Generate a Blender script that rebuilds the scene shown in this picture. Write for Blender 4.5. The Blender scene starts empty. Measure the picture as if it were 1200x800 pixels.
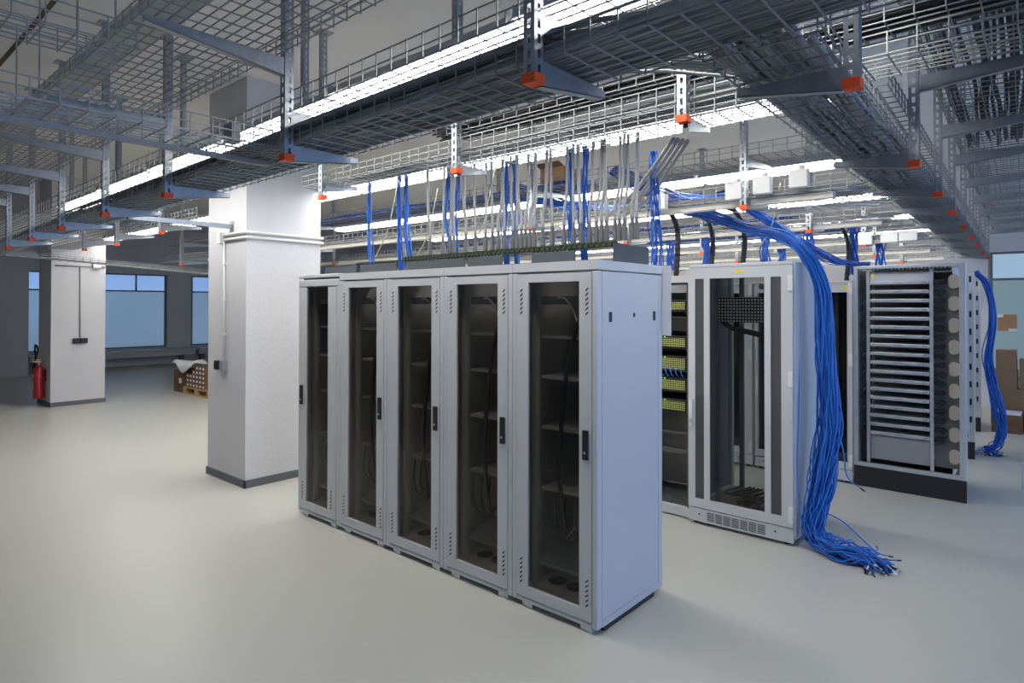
import bpy, math, random
from mathutils import Vector
random.seed(11)
S = bpy.context.scene
COL = S.collection
PI = math.pi

# ------------------------------------------------------------------ camera
F, YAW, PITCH, ROLL, CY, CAMH = 736.8, 41.147, 0.51, 0.066, 349.93, 1.761
cam = bpy.data.cameras.new('camera')
co = bpy.data.objects.new('camera', cam)
COL.objects.link(co)
cam.sensor_width = 36.0
cam.sensor_fit = 'HORIZONTAL'
cam.lens = F / 1200 * 36
cam.shift_y = -(400 - CY) / 1200
cam.clip_start = 0.05
cam.clip_end = 200
co.location = (0, 0, CAMH)
from mathutils import Matrix
_y, _p, _r = map(math.radians, (YAW, PITCH, ROLL))
fwd = Vector((-math.sin(_y) * math.cos(_p), math.cos(_y) * math.cos(_p), math.sin(_p)))
rt0 = Vector((math.cos(_y), math.sin(_y), 0))
up0 = rt0.cross(fwd)
rt = rt0 * math.cos(_r) + up0 * math.sin(_r)
up = up0 * math.cos(_r) - rt0 * math.sin(_r)
co.rotation_euler = Matrix((rt, up, -fwd)).transposed().to_euler()
S.camera = co


def at(px, py, Y=None, X=None, Z=None):
    """point of the photograph on a vertical plane of the building (Y or X) or at a height Z"""
    d = fwd + rt * ((px - 600) / F) + up * ((CY - py) / F)
    if Y is not None:
        t = Y / d.y
    elif X is not None:
        t = X / d.x
    else:
        t = (Z - CAMH) / d.z
    return Vector((0, 0, CAMH)) + d * t


# ------------------------------------------------------------------ materials
def new_mat(name):
    m = bpy.data.materials.new(name)
    m.use_nodes = True
    nt = m.node_tree
    nt.nodes.clear()
    return m, nt, nt.nodes, nt.links


def pbr(name, col, rough=.5, metal=0.0, noise=0.0, scale=8.0, bump=0.0, bscale=60.0, spec=.5, stretch=None, coat=0.0, rv=.06):
    m, nt, N, L = new_mat(name)
    o = N.new('ShaderNodeOutputMaterial')
    b = N.new('ShaderNodeBsdfPrincipled')
    b.inputs['Base Color'].default_value = (*col, 1)
    b.inputs['Roughness'].default_value = rough
    b.inputs['Metallic'].default_value = metal
    b.inputs['Specular IOR Level'].default_value = spec
    b.inputs['Coat Weight'].default_value = coat
    L.new(b.outputs[0], o.inputs[0])
    if noise or bump:
        tc = N.new('ShaderNodeTexCoord')
        src = tc.outputs['Object']
        if stretch:
            mp = N.new('ShaderNodeMapping')
            mp.inputs['Scale'].default_value = stretch
            L.new(src, mp.inputs[0])
            src = mp.outputs[0]
    if noise:
        n = N.new('ShaderNodeTexNoise')
        n.inputs['Scale'].default_value = scale
        n.inputs['Detail'].default_value = 4
        L.new(src, n.inputs['Vector'])
        r = N.new('ShaderNodeMix')
        r.data_type = 'RGBA'
        r.inputs[6].default_value = (*[max(0, c * (1 - noise)) for c in col], 1)
        r.inputs[7].default_value = (*[min(1, c * (1 + noise)) for c in col], 1)
        L.new(n.outputs[0], r.inputs[0])
        L.new(r.outputs[2], b.inputs['Base Color'])
        q = N.new('ShaderNodeMapRange')
        q.inputs['To Min'].default_value = max(0.02, rough - rv)
        q.inputs['To Max'].default_value = min(1, rough + rv)
        L.new(n.outputs[0], q.inputs[0])
        if rv: L.new(q.outputs[0], b.inputs['Roughness'])
    if bump:
        n2 = N.new('ShaderNodeTexNoise')
        n2.inputs['Scale'].default_value = bscale
        n2.inputs['Detail'].default_value = 3
        L.new(src, n2.inputs['Vector'])
        bp = N.new('ShaderNodeBump')
        bp.inputs['Strength'].default_value = bump
        bp.inputs['Distance'].default_value = .01
        L.new(n2.outputs[0], bp.inputs['Height'])
        L.new(bp.outputs[0], b.inputs['Normal'])
    return m


def emit(name, col, strength):
    m, nt, N, L = new_mat(name)
    o = N.new('ShaderNodeOutputMaterial')
    e = N.new('ShaderNodeEmission')
    e.inputs[0].default_value = (*col, 1)
    e.inputs[1].default_value = strength
    L.new(e.outputs[0], o.inputs[0])
    return m


def tinted_glass(name, tint, ior=1.45):
    m, nt, N, L = new_mat(name)
    o = N.new('ShaderNodeOutputMaterial')
    t = N.new('ShaderNodeBsdfTransparent')
    t.inputs[0].default_value = (*tint, 1)
    g = N.new('ShaderNodeBsdfGlossy')
    g.inputs['Roughness'].default_value = .03
    fr = N.new('ShaderNodeFresnel')
    fr.inputs[0].default_value = ior
    mx = N.new('ShaderNodeMixShader')
    ge = N.new('ShaderNodeNewGeometry')          # reflect at the outer face only
    om = N.new('ShaderNodeMath'); om.operation = 'SUBTRACT'; om.inputs[0].default_value = 1
    L.new(ge.outputs['Backfacing'], om.inputs[1])
    ml = N.new('ShaderNodeMath'); ml.operation = 'MULTIPLY'
    L.new(fr.outputs[0], ml.inputs[0]); L.new(om.outputs[0], ml.inputs[1])
    L.new(ml.outputs[0], mx.inputs[0])
    L.new(t.outputs[0], mx.inputs[1])
    L.new(g.outputs[0], mx.inputs[2])
    L.new(mx.outputs[0], o.inputs[0])
    return m


def window_pane(name, ca, cb, strength, scale):
    """daylit frosted pane: soft cloudy variation of the sky behind"""
    m, nt, N, L = new_mat(name)
    o = N.new('ShaderNodeOutputMaterial')
    e = N.new('ShaderNodeEmission')
    tc = N.new('ShaderNodeTexCoord')
    n = N.new('ShaderNodeTexNoise')
    n.inputs['Scale'].default_value = scale
    L.new(tc.outputs['Object'], n.inputs['Vector'])
    r = N.new('ShaderNodeMix')
    r.data_type = 'RGBA'
    r.inputs[6].default_value = (*ca, 1)
    r.inputs[7].default_value = (*cb, 1)
    L.new(n.outputs[0], r.inputs[0])
    L.new(r.outputs[2], e.inputs[0])
    e.inputs[1].default_value = strength
    g = N.new('ShaderNodeBsdfGlossy')
    g.inputs['Roughness'].default_value = .15
    g.inputs[0].default_value = (.08, .08, .08, 1)
    ad = N.new('ShaderNodeAddShader')
    L.new(e.outputs[0], ad.inputs[0])
    L.new(g.outputs[0], ad.inputs[1])
    L.new(ad.outputs[0], o.inputs[0])
    return m


def dotted(name, base, dot, sc, thr=.3, axes=(0, 2)):
    """perforated sheet: holes drawn as a regular grid of coloured dots"""
    m, nt, N, L = new_mat(name)
    o = N.new('ShaderNodeOutputMaterial')
    b = N.new('ShaderNodeBsdfPrincipled')
    b.inputs['Roughness'].default_value = .55
    tc = N.new('ShaderNodeTexCoord')
    sx = N.new('ShaderNodeSeparateXYZ')
    L.new(tc.outputs['Object'], sx.inputs[0])
    sq = []
    for a in axes:
        mu = N.new('ShaderNodeMath'); mu.operation = 'MULTIPLY'; mu.inputs[1].default_value = sc
        L.new(sx.outputs[a], mu.inputs[0])
        fr = N.new('ShaderNodeMath'); fr.operation = 'FRACT'
        L.new(mu.outputs[0], fr.inputs[0])
        sb = N.new('ShaderNodeMath'); sb.operation = 'SUBTRACT'; sb.inputs[1].default_value = .5
        L.new(fr.outputs[0], sb.inputs[0])
        pw = N.new('ShaderNodeMath'); pw.operation = 'MULTIPLY'
        L.new(sb.outputs[0], pw.inputs[0]); L.new(sb.outputs[0], pw.inputs[1])
        sq.append(pw)
    ad = N.new('ShaderNodeMath'); ad.operation = 'ADD'
    L.new(sq[0].outputs[0], ad.inputs[0]); L.new(sq[1].outputs[0], ad.inputs[1])
    lt = N.new('ShaderNodeMath'); lt.operation = 'LESS_THAN'; lt.inputs[1].default_value = thr * thr
    L.new(ad.outputs[0], lt.inputs[0])
    r = N.new('ShaderNodeMix'); r.data_type = 'RGBA'
    r.inputs[6].default_value = (*base, 1); r.inputs[7].default_value = (*dot, 1)
    L.new(lt.outputs[0], r.inputs[0]); L.new(r.outputs[2], b.inputs['Base Color'])
    L.new(b.outputs[0], o.inputs[0])
    return m


M = dict(
    floor=pbr('floor_epoxy', (.54, .53, .475), .33, 0, .03, 1.1, 0, 14, spec=.4, rv=0),
    wall=pbr('wall_paint', (.64, .635, .65), .8, 0, .03, 5, .25, 45),
    wall_grey=pbr('wall_grey_paint', (.58, .58, .61), .8, 0, .04, 3, .2, 40),
    ceiling=pbr('ceiling_paint', (.74, .72, .70), .9, 0, .04, 1.2, .15, 30),
    skirting=pbr('skirting_grey', (.13, .14, .16), .6),
    cabinet=pbr('cabinet_lacquer', (.58, .59, .60), .45, 0, .015, 30, .04, 220),
    cabinet_dark=pbr('cabinet_inner', (.33, .32, .30), .55, 0, .08, 6),
    rack_light=pbr('rack_lacquer', (.60, .61, .62), .45, 0, .015, 30, .04, 220),
    black=pbr('black_plastic', (.012, .012, .013), .4),
    plinth=pbr('plinth_black', (.02, .02, .021), .5, 0, .1, 20),
    dark_panel=pbr('brush_panel_grey', (.075, .085, .095), .6, 0, .12, 25),
    galv=pbr('galvanised_steel', (.38, .41, .44), .38, .85, .22, 35, spec=.5),
    zinc=pbr('zinc_wire', (.31, .32, .32), .42, .6, .12, 20),
    alu=pbr('aluminium', (.66, .68, .70), .35, .7, .06, 20),
    orange=pbr('orange_plastic', (.92, .10, .012), .45),
    grey_cable=pbr('grey_cable', (.36, .36, .36), .5),
    dark_cable=pbr('dark_cable', (.30, .305, .31), .5, 0, .3, 4),
    black_cable=pbr('black_cable', (.02, .02, .022), .45),
    blue=pbr('blue_cable', (.016, .10, .46), .4),
    blue2=pbr('blue_cable_light', (.03, .21, .72), .4),
    yellow=pbr('yellow_label', (.85, .72, .02), .5),
    yellow_cable=pbr('yellow_cable', (.55, .54, .30), .5),
    cream=pbr('cream_duct', (.68, .64, .55), .5, 0, .05, 6),
    white_plastic=pbr('white_plastic', (.78, .77, .74), .4),
    paper=pbr('white_paper', (.80, .80, .83), .85),
    card=pbr('cardboard', (.42, .24, .12), .8, 0, .12, 7),
    card_dark=pbr('cardboard_brown', (.16, .085, .045), .8, 0, .12, 7),
    wood=pbr('pallet_wood', (.50, .32, .15), .75, 0, .2, 12, stretch=(1, 8, 8)),
    red=pbr('extinguisher_red', (.42, .012, .015), .3, coat=.4),
    brass=pbr('brass', (.55, .42, .2), .4, .8),
    frame=pbr('window_frame', (.16, .17, .20), .5),
    ledge=pbr('window_ledge', (.45, .45, .45), .5),
    housing=pbr('light_housing', (.42, .44, .45), .5),
    louver=pbr('louver_white', (.82, .82, .82), .35),
    lamp=emit('lamp_white', (1.0, .985, .96), 15.5),
    led_green=emit('led_green', (.3, 1, .15), 1.4),
    led_orange=emit('led_orange', (1, .25, .05), 2.0),
    glass=tinted_glass('smoked_glass', (.80, .79, .76)),
    glass_clear=tinted_glass('grey_glass', (.60, .61, .61)),
    pane_low=window_pane('pane_lower', (.10, .185, .30), (.16, .25, .38), .85, .5),
    pane_high=window_pane('pane_upper', (.15, .28, .56), (.22, .37, .68), 1.0, .6),
    pane_side=window_pane('pane_side', (.28, .50, 1.0), (.38, .58, 1.0), 6.2, .5),
    pane_back_low=window_pane('pane_back_lower', (.12, .19, .23), (.16, .24, .28), 1.0, .4),
    pane_back_high=window_pane('pane_back_upper', (.24, .36, .50), (.30, .42, .55), 1.0, .5),
    perforated=dotted('perforated_sheet', (.10, .10, .11), (.02, .02, .02), 160, .3),
    perf_panel=dotted('perforated_panel', (.012, .012, .013), (.85, .85, .85), 42, .30),  # pale dots paint the bright background showing through the holes
    plug=pbr('plug_grey', (.15, .15, .155), .45),
    socket=pbr('socket_green', (.05, .075, .03), .5),
    ports=dotted('port_field', (.02, .02, .02), (.55, .60, .14), 60, .36),
    ports_blue=dotted('port_field_blue', (.02, .03, .05), (.06, .20, .50), 60, .40),
    panel_mid=pbr('panel_mid_grey', (.30, .305, .31), .5),
    panel_blk=pbr('panel_charcoal', (.085, .09, .092), .5),
    panel_dark=pbr('panel_dark_grey', (.15, .155, .157), .5),
    oval=pbr('cover_plate_beige', (.50, .47, .44), .55),
    joint=pbr('ceiling_joint', (.10, .07, .04), .8),
)


# ------------------------------------------------------------------ mesh builder
class MB:
    def __init__(s):
        s.v, s.f = [], []

    def box(s, x0, x1, y0, y1, z0, z1):
        if x1 < x0: x0, x1 = x1, x0
        if y1 < y0: y0, y1 = y1, y0
        if z1 < z0: z0, z1 = z1, z0
        b = len(s.v)
        s.v += [(x0, y0, z0), (x1, y0, z0), (x1, y1, z0), (x0, y1, z0), (x0, y0, z1), (x1, y0, z1), (x1, y1, z1), (x0, y1, z1)]
        s.f += [tuple(b + i for i in q) for q in ((0, 3, 2, 1), (4, 5, 6, 7), (0, 1, 5, 4), (1, 2, 6, 5), (2, 3, 7, 6), (3, 0, 4, 7))]
        return s

    def tube(s, pts, r, n=6, cap=True):
        pts = [Vector(p) for p in pts]
        b = len(s.v)
        t0 = (pts[1] - pts[0]).normalized()
        a = Vector((0, 0, 1)) if abs(t0.z) < .9 else Vector((1, 0, 0))
        u = (a - t0 * a.dot(t0)).normalized()
        off = PI / 4 if n == 4 else 0
        for i, p in enumerate(pts):
            if i == 0: t = pts[1] - pts[0]
            elif i == len(pts) - 1: t = pts[-1] - pts[-2]
            else: t = pts[i + 1] - pts[i - 1]
            if t.length < 1e-9: t = t0
            t = t.normalized()
            u = u - t * u.dot(t)
            if u.length < 1e-6: u = t.orthogonal()
            u.normalize()
            w = t.cross(u)
            rr = r[i] if isinstance(r, (list, tuple)) else r
            for k in range(n):
                an = off + 2 * PI * k / n
                q = p + (u * math.cos(an) + w * math.sin(an)) * rr
                s.v.append((q.x, q.y, q.z))
        for i in range(len(pts) - 1):
            for k in range(n):
                k2 = (k + 1) % n
                s.f.append((b + i * n + k, b + i * n + k2, b + (i + 1) * n + k2, b + (i + 1) * n + k))
        if cap:
            s.f.append(tuple(b + k for k in reversed(range(n))))
            e = b + (len(pts) - 1) * n
            s.f.append(tuple(e + k for k in range(n)))
        return s

    def wire(s, p0, p1, r):
        """square wire along an axis"""
        x0, y0, z0 = p0
        x1, y1, z1 = p1
        d = (abs(x1 - x0), abs(y1 - y0), abs(z1 - z0))
        k = d.index(max(d))
        e = [r, r, r]; e[k] = 0
        if sum(1 for q in d if q > 1e-6) > 1:
            return s.tube([p0, p1], r * 1.2, 4)
        return s.box(min(x0, x1) - e[0], max(x0, x1) + e[0], min(y0, y1) - e[1], max(y0, y1) + e[1], min(z0, z1) - e[2], max(z0, z1) + e[2])

    def cyl(s, c, r, h, n=20, axis='z', r2=None):
        c = Vector(c)
        d = {'x': Vector((1, 0, 0)), 'y': Vector((0, 1, 0)), 'z': Vector((0, 0, 1))}[axis]
        return s.tube([c, c + d * h], [r, r if r2 is None else r2], n)

    def lathe(s, c, prof, n=24):
        b = len(s.v)
        cx, cy, cz = c
        for r, z in prof:
            for k in range(n):
                s.v.append((cx + r * math.cos(2 * PI * k / n), cy + r * math.sin(2 * PI * k / n), cz + z))
        for i in range(len(prof) - 1):
            for k in range(n):
                k2 = (k + 1) % n
                s.f.append((b + i * n + k, b + i * n + k2, b + (i + 1) * n + k2, b + (i + 1) * n + k))
        s.f.append(tuple(b + k for k in reversed(range(n))))
        e = b + (len(prof) - 1) * n
        s.f.append(tuple(e + k for k in range(n)))
        return s

    def extrude(s, poly, vec):
        """closed 3-d polygon swept along vec"""
        b = len(s.v)
        n = len(poly)
        for p in poly: s.v.append(tuple(p))
        for p in poly: s.v.append((p[0] + vec[0], p[1] + vec[1], p[2] + vec[2]))
        s.f.append(tuple(b + i for i in range(n)))
        s.f.append(tuple(b + n + i for i in reversed(range(n))))
        for i in range(n):
            j = (i + 1) % n
            s.f.append((b + i, b + n + i, b + n + j, b + j))
        return s

    def shear(s, fn):
        s.v = [fn(p) for p in s.v]
        return s


ORG = {}


def mk(name, mb, mat, parent=None, smooth=False, bevel=0, origin=None):
    if parent is not None:
        og = ORG[parent.name]
    elif origin is not None:
        og = Vector(origin)
    else:
        xs, ys, zs = zip(*mb.v)
        og = Vector(((min(xs) + max(xs)) / 2, (min(ys) + max(ys)) / 2, min(zs)))
    me = bpy.data.meshes.new(name)
    me.from_pydata([(x - og.x, y - og.y, z - og.z) for x, y, z in mb.v], [], mb.f)
    me.materials.append(mat)
    if smooth:
        me.polygons.foreach_set('use_smooth', [True] * len(me.polygons))
    me.update()
    o = bpy.data.objects.new(name, me)
    COL.objects.link(o)
    if parent is not None:
        o.parent = parent
    else:
        o.location = og
    ORG[o.name] = og
    if bevel:
        b = o.modifiers.new('bevel', 'BEVEL')
        b.width = bevel
        b.segments = 2
        b.limit_method = 'ANGLE'
        b.angle_limit = math.radians(50)
        b.use_clamp_overlap = True
    return o


def tag(o, label, cat, group=None, kind=None):
    o['label'] = label
    o['category'] = cat
    if group: o['group'] = group
    if kind: o['kind'] = kind
    return o


def thing(name, label, cat, loc, group=None):
    o = bpy.data.objects.new(name, None)
    o.empty_display_size = .1
    COL.objects.link(o)
    o.location = loc
    ORG[o.name] = Vector(loc)
    return tag(o, label, cat, group)


def struct(name, mb, mat, parent=None, bevel=0):
    o = mk(name, mb, mat, parent, bevel=bevel)
    o['kind'] = 'structure'
    return o


ORD = ['first', 'second', 'third', 'fourth', 'fifth', 'sixth', 'seventh', 'eighth', 'ninth', 'tenth', 'eleventh', 'twelfth',
       'thirteenth', 'fourteenth', 'fifteenth', 'sixteenth', 'seventeenth', 'eighteenth', 'nineteenth', 'twentieth']
ORD += ['twenty-' + w for w in ORD[:9]] + ['thirtieth'] + ['thirty-' + w for w in ORD[:9]]


def spline(pts, per=8):
    P = [Vector(p) for p in pts]
    P = [P[0] * 2 - P[1]] + P + [P[-1] * 2 - P[-2]]
    out = []
    for i in range(1, len(P) - 2):
        a, b, c, d = P[i - 1:i + 3]
        for k in range(per):
            t = k / per
            out.append(.5 * ((2 * b) + (c - a) * t + (2 * a - 5 * b + 4 * c - d) * t * t + (3 * b - a - 3 * c + d) * t ** 3))
    out.append(P[-2])
    return out


# ------------------------------------------------------------------ room
CEIL = 3.95
XL, XR, YF, YB = -20.0, 6.5, -5.0, 13.6
struct('floor', MB().box(XL - .3, XR + .3, YF - .3, YB + .3, -.12, 0), M['floor'])
struct('ceiling', MB().box(XL - .3, XR + .3, YF - .3, YB + .3, CEIL, CEIL + .15), M['ceiling'])
SILL, TRANS, HEAD = .5, 2.13, 2.62
# left wall with window openings
wl = MB()
wl.box(XL - .25, XL, YF, YB, 0, SILL - .02)
wl.box(XL - .25, XL, YF, YB, HEAD, CEIL)
for a, b in ((YF, 3.85), (7.32, 8.0), (11.2, YB)):
    wl.box(XL - .25, XL + .02, a, b, SILL - .02, HEAD)
struct('wall_left', wl, M['wall_grey'])
struct('trim_1', MB().box(XL + .02, XL + .9, 1.2, 3.82, 0, CEIL), M['wall_grey'])   # pier at the far left
# back wall
wb = MB()
wb.box(XL, -.95, YB, YB + .25, 0, CEIL)
wb.box(-.95, XR, YB, YB + .25, 0, SILL - .02)
wb.box(-.95, XR, YB, YB + .25, HEAD + .05, CEIL)
wb.box(3.6, XR, YB, YB + .25, SILL - .02, HEAD + .05)
struct('wall_back', wb, M['wall'])
# right wall: window band along its length
wr = MB()
wr.box(XR, XR + .25, YF, YB, 0, .8)
wr.box(XR, XR + .25, YF, YB, 2.3, CEIL)
for a, b in ((YF, -2.0), (1.2, 1.8), (5.2, 5.8), (9.2, 9.8), (12.8, YB)):
    wr.box(XR, XR + .25, a, b, .8, 2.3)
struct('wall_right', wr, M['wall'])
struct('wall_front', MB().box(XL, XR, YF - .25, YF, 0, CEIL), M['wall'])


def window(idx, plane, c, a, b, z0, z1, mull_hi, mull_lo, tr=TRANS, hi='pane_high', lo='pane_low'):
    """window in plane X=c or Y=c spanning a..b along the wall"""
    w = .04

    def bx(mb, p, q, r, s, d0, d1):
        if plane == 'X': mb.box(c + d0, c + d1, p, q, r, s)
        else: mb.box(p, q, c + d0, c + d1, r, s)
    sg = -1 if (plane == 'X' and c < 0) else 1
    fr = MB()
    d0, d1 = sg * .02, sg * .10
    bx(fr, a, b, z0, z0 + w, d0, d1); bx(fr, a, b, z1 - w, z1, d0, d1)
    bx(fr, a, a + w, z0 + w, z1 - w, d0, d1); bx(fr, b - w, b, z0 + w, z1 - w, d0, d1)
    bx(fr, a + w, b - w, tr - w / 2, tr + w / 2, d0, d1)
    for m in mull_hi: bx(fr, m - w / 2, m + w / 2, tr + w / 2, z1 - w, d0, d1)
    for m in mull_lo: bx(fr, m - w / 2, m + w / 2, z0 + w, tr - w / 2, d0, d1)
    o = struct('window_%d' % idx, fr, M['frame'])
    d2, d3 = sg * .06, sg * .075
    p = MB(); bx(p, a + w, b - w, tr + w / 2, z1 - w, d2, d3)
    mk('upper_pane', p, M[hi], o)
    p = MB(); bx(p, a + w, b - w, z0 + w, tr - w / 2, d2, d3)
    mk('lower_pane', p, M[lo], o)
    s = MB(); bx(s, a - .02, b + .02, z0 - .03, z0, -sg * .12, sg * .2)
    mk('window_sill', s, M['ledge'], o)
    return o


window(1, 'X', XL, 3.87, 7.30, SILL, HEAD, (6.5, 5.15), ())
window(2, 'X', XL, 8.02, 11.18, SILL, HEAD, (9.6,), ())
window(3, 'Y', YB, -.93, 3.58, SILL, HEAD + .05, (1.4,), (1.4,), 2.2, 'pane_back_high', 'pane_back_low')
for i, (a, b) in enumerate(((-1.98, 1.18), (1.82, 5.18), (5.82, 9.18), (9.82, 12.78))):
    window(4 + i, 'X', XR, a, b, .8, 2.3, ((a + b) / 2,), ((a + b) / 2,), 1.85, 'pane_side', 'pane_side')
# low convector ledges under the left windows
for i, (a, b, lab) in enumerate(((3.9, 7.9, 'long grey convector ledge below the wide blue window'),
                                 (8.0, 11.2, 'grey convector ledge below the narrow blue window beside the pier'))):
    t = thing('convector', lab, 'convector', (XL + .45, (a + b) / 2, 0), 'convectors under the windows')
    mk('casing', MB().box(XL + .06, XL + .62, a, b, .27, .42), M['ledge'], t, bevel=.01)
    mk('top_board', MB().box(XL + .04, XL + .72, a - .02, b + .02, .421, .46), M['ledge'], t)
    mk('stand', MB().box(XL + .1, XL + .3, a + .2, a + .3, 0, .269).box(XL + .1, XL + .3, b - .3, b - .2, 0, .269), M['frame'], t)
# expansion joint and concrete ribs of the ceiling
struct('trim_2', MB().box(XL, XR, 1.21, 1.245, CEIL - .006, CEIL + .001), M['joint'])


# columns ---------------------------------------------------------------------
def column(n, x1, y0, w, d):
    o = struct('pillar_%d' % n, MB().box(x1 - w, x1, y0, y0 + d, 0, CEIL), M['wall'])
    b = MB()
    e = .012
    b.box(x1 - w - e, x1 + e, y0 - e, y0 - .0005, 0, .075).box(x1 + .0005, x1 + e, y0 - e, y0 + d + e, 0, .075)
    b.box(x1 - w - e, x1 - w - .0005, y0, y0 + d + e, 0, .075)
    q = mk('baseboard', b, M['skirting'], o)
    return o


CX, CYY = -5.878, 2.857
column(1, CX, CYY, .8255, .80)
column(2, -12.97, 2.9, .80, .81)

# conduits and sockets on the columns
t = thing('conduit', 'white double conduit run around the big pillar with a drop to its socket', 'conduit', (-6.3, CYY, 1.2))
cx0 = -6.33
cm = MB()
for dz in (0, .05):
    cm.tube([(cx0, CYY - .02, 2.40 + dz), (CX + .02, CYY - .02, 2.40 + dz), (CX + .02, CYY + .82, 2.40 + dz)], .014, 8)
mk('horizontal_pipe', cm, M['white_plastic'], t, True)
mk('drop_pipe', MB().tube([(cx0 + .02, CYY - .015, 1.21), (cx0 + .02, CYY - .015, 2.39)], .011, 8), M['white_plastic'], t, True)
cl = MB()
for z in (1.45, 1.8, 2.15): cl.box(cx0, cx0 + .04, CYY - .03, CYY - .0006, z, z + .02)
mk('clip', cl, M['white_plastic'], t)
mk('junction_box', MB().box(cx0 - .06, cx0 + .02, CYY - .06, CYY - .0006, 2.36, 2.48), M['white_plastic'], t, bevel=.006)
t = thing('power_socket', 'black and grey power socket on the big pillar by the cabinets', 'socket', (cx0 + .02, CYY, 1.1))
mk('socket_box', MB().box(cx0 - .01, cx0 + .07, CYY - .05, CYY - .0006, 1.10, 1.2), M['panel_mid'], t, bevel=.005)
mk('socket_lid', MB().box(cx0 - .085, cx0 - .012, CYY - .07, CYY - .0006, 1.105, 1.195), M['black'], t, bevel=.006)

X2 = -12.97
t = thing('conduit', 'thin grey conduit with a tee on the far pillar beside the red extinguisher', 'conduit', (X2, 3.3, 1.2))
mk('horizontal_pipe', MB().tube([(X2 + .012, 2.95, 2.42), (X2 + .012, 3.7, 2.42)], .011, 8), M['panel_mid'], t, True)
mk('drop_pipe', MB().tube([(X2 + .012, 3.32, 1.17), (X2 + .012, 3.32, 2.405)], .011, 8), M['panel_mid'], t, True)
mk('junction_box', MB().box(X2 + .0006, X2 + .06, 3.5, 3.62, 2.40, 2.5), M['white_plastic'], t, bevel=.006)
t = thing('power_socket', 'double black power socket on the far pillar under the grey conduit', 'socket', (X2, 3.32, 1.07))
for a in (3.21, 3.325):
    mk('socket_lid', MB().box(X2 + .0006, X2 + .055, a, a + .105, 1.07, 1.16), M['black'], t, bevel=.006)

# fire extinguisher on the front face of the far pillar
ex, ey, ez = -13.27, 2.80, .13
t = thing('fire_extinguisher', 'red fire extinguisher with black hose hung on the far pillar', 'fire extinguisher', (ex, ey, ez))
mk('cylinder', MB().lathe((ex, ey, ez), [(.05, 0), (.078, .012), (.08, .03), (.08, .46), (.07, .52), (.035, .56), (.03, .58)], 24), M['red'], t, True)
vl = MB().cyl((ex, ey, ez + .58), .022, .05, 12).box(ex - .015, ex + .015, ey - .09, ey + .03, ez + .63, ez + .65).box(ex - .012, ex + .012, ey - .08, ey + .02, ez + .665, ez + .68)
mk('valve', vl, M['brass'], t)
mk('hose', MB().tube(spline([(ex - .02, ey, ez + .62), (ex - .10, ey - .02, ez + .72), (ex - .13, ey - .03, ez + .84), (ex - .03, ey - .04, ez + .92), (ex + .08, ey - .03, ez + .84), (ex + .02, ey - .05, ez + .70), (ex - .09, ey - .05, ez + .55), (ex - .1, ey - .04, ez + .4)], 8), .016, 8), M['black'], t, True)
mk('nozzle', MB().tube([(ex - .1, ey - .04, ez + .42), (ex - .1, ey - .04, ez + .22)], [.018, .034], 12), M['black'], t, True)
mk('paper_label', MB().box(ex - .04, ex + .04, ey - .0825, ey - .0795, ez + .36, ez + .42).box(ex - .03, ex + .03, ey - .0825, ey - .0795, ez + .17, ez + .30), M['cream'], t)
mk('wall_bracket', MB().box(ex - .03, ex + .03, ey + .081, 2.8995, ez + .3, ez + .5), M['black'], t)

# ------------------------------------------------------------------ row of five glass-door cabinets
RX, RY, RW, RD, RH = -1.858, 2.817, .60, .723, 2.0
CAB = ['glass-door server cabinet nearest the camera, at the right end of the row', 'glass-door server cabinet second from the right end of the row of five',
       'glass-door server cabinet in the middle of the row of five', 'glass-door server cabinet second from the pillar in the row of five',
       'glass-door server cabinet beside the pillar, its handle on the left and lid raised']


def slots(mb, x, z0, n, y, flip=1):
    for k in range(n):
        z = z0 + k * .026
        mb.extrude([(x, y, z), (x + .018, y, z + .014 * flip), (x + .018, y, z + .014 * flip + .010), (x, y, z + .010)], (0, .003, 0))


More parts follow.
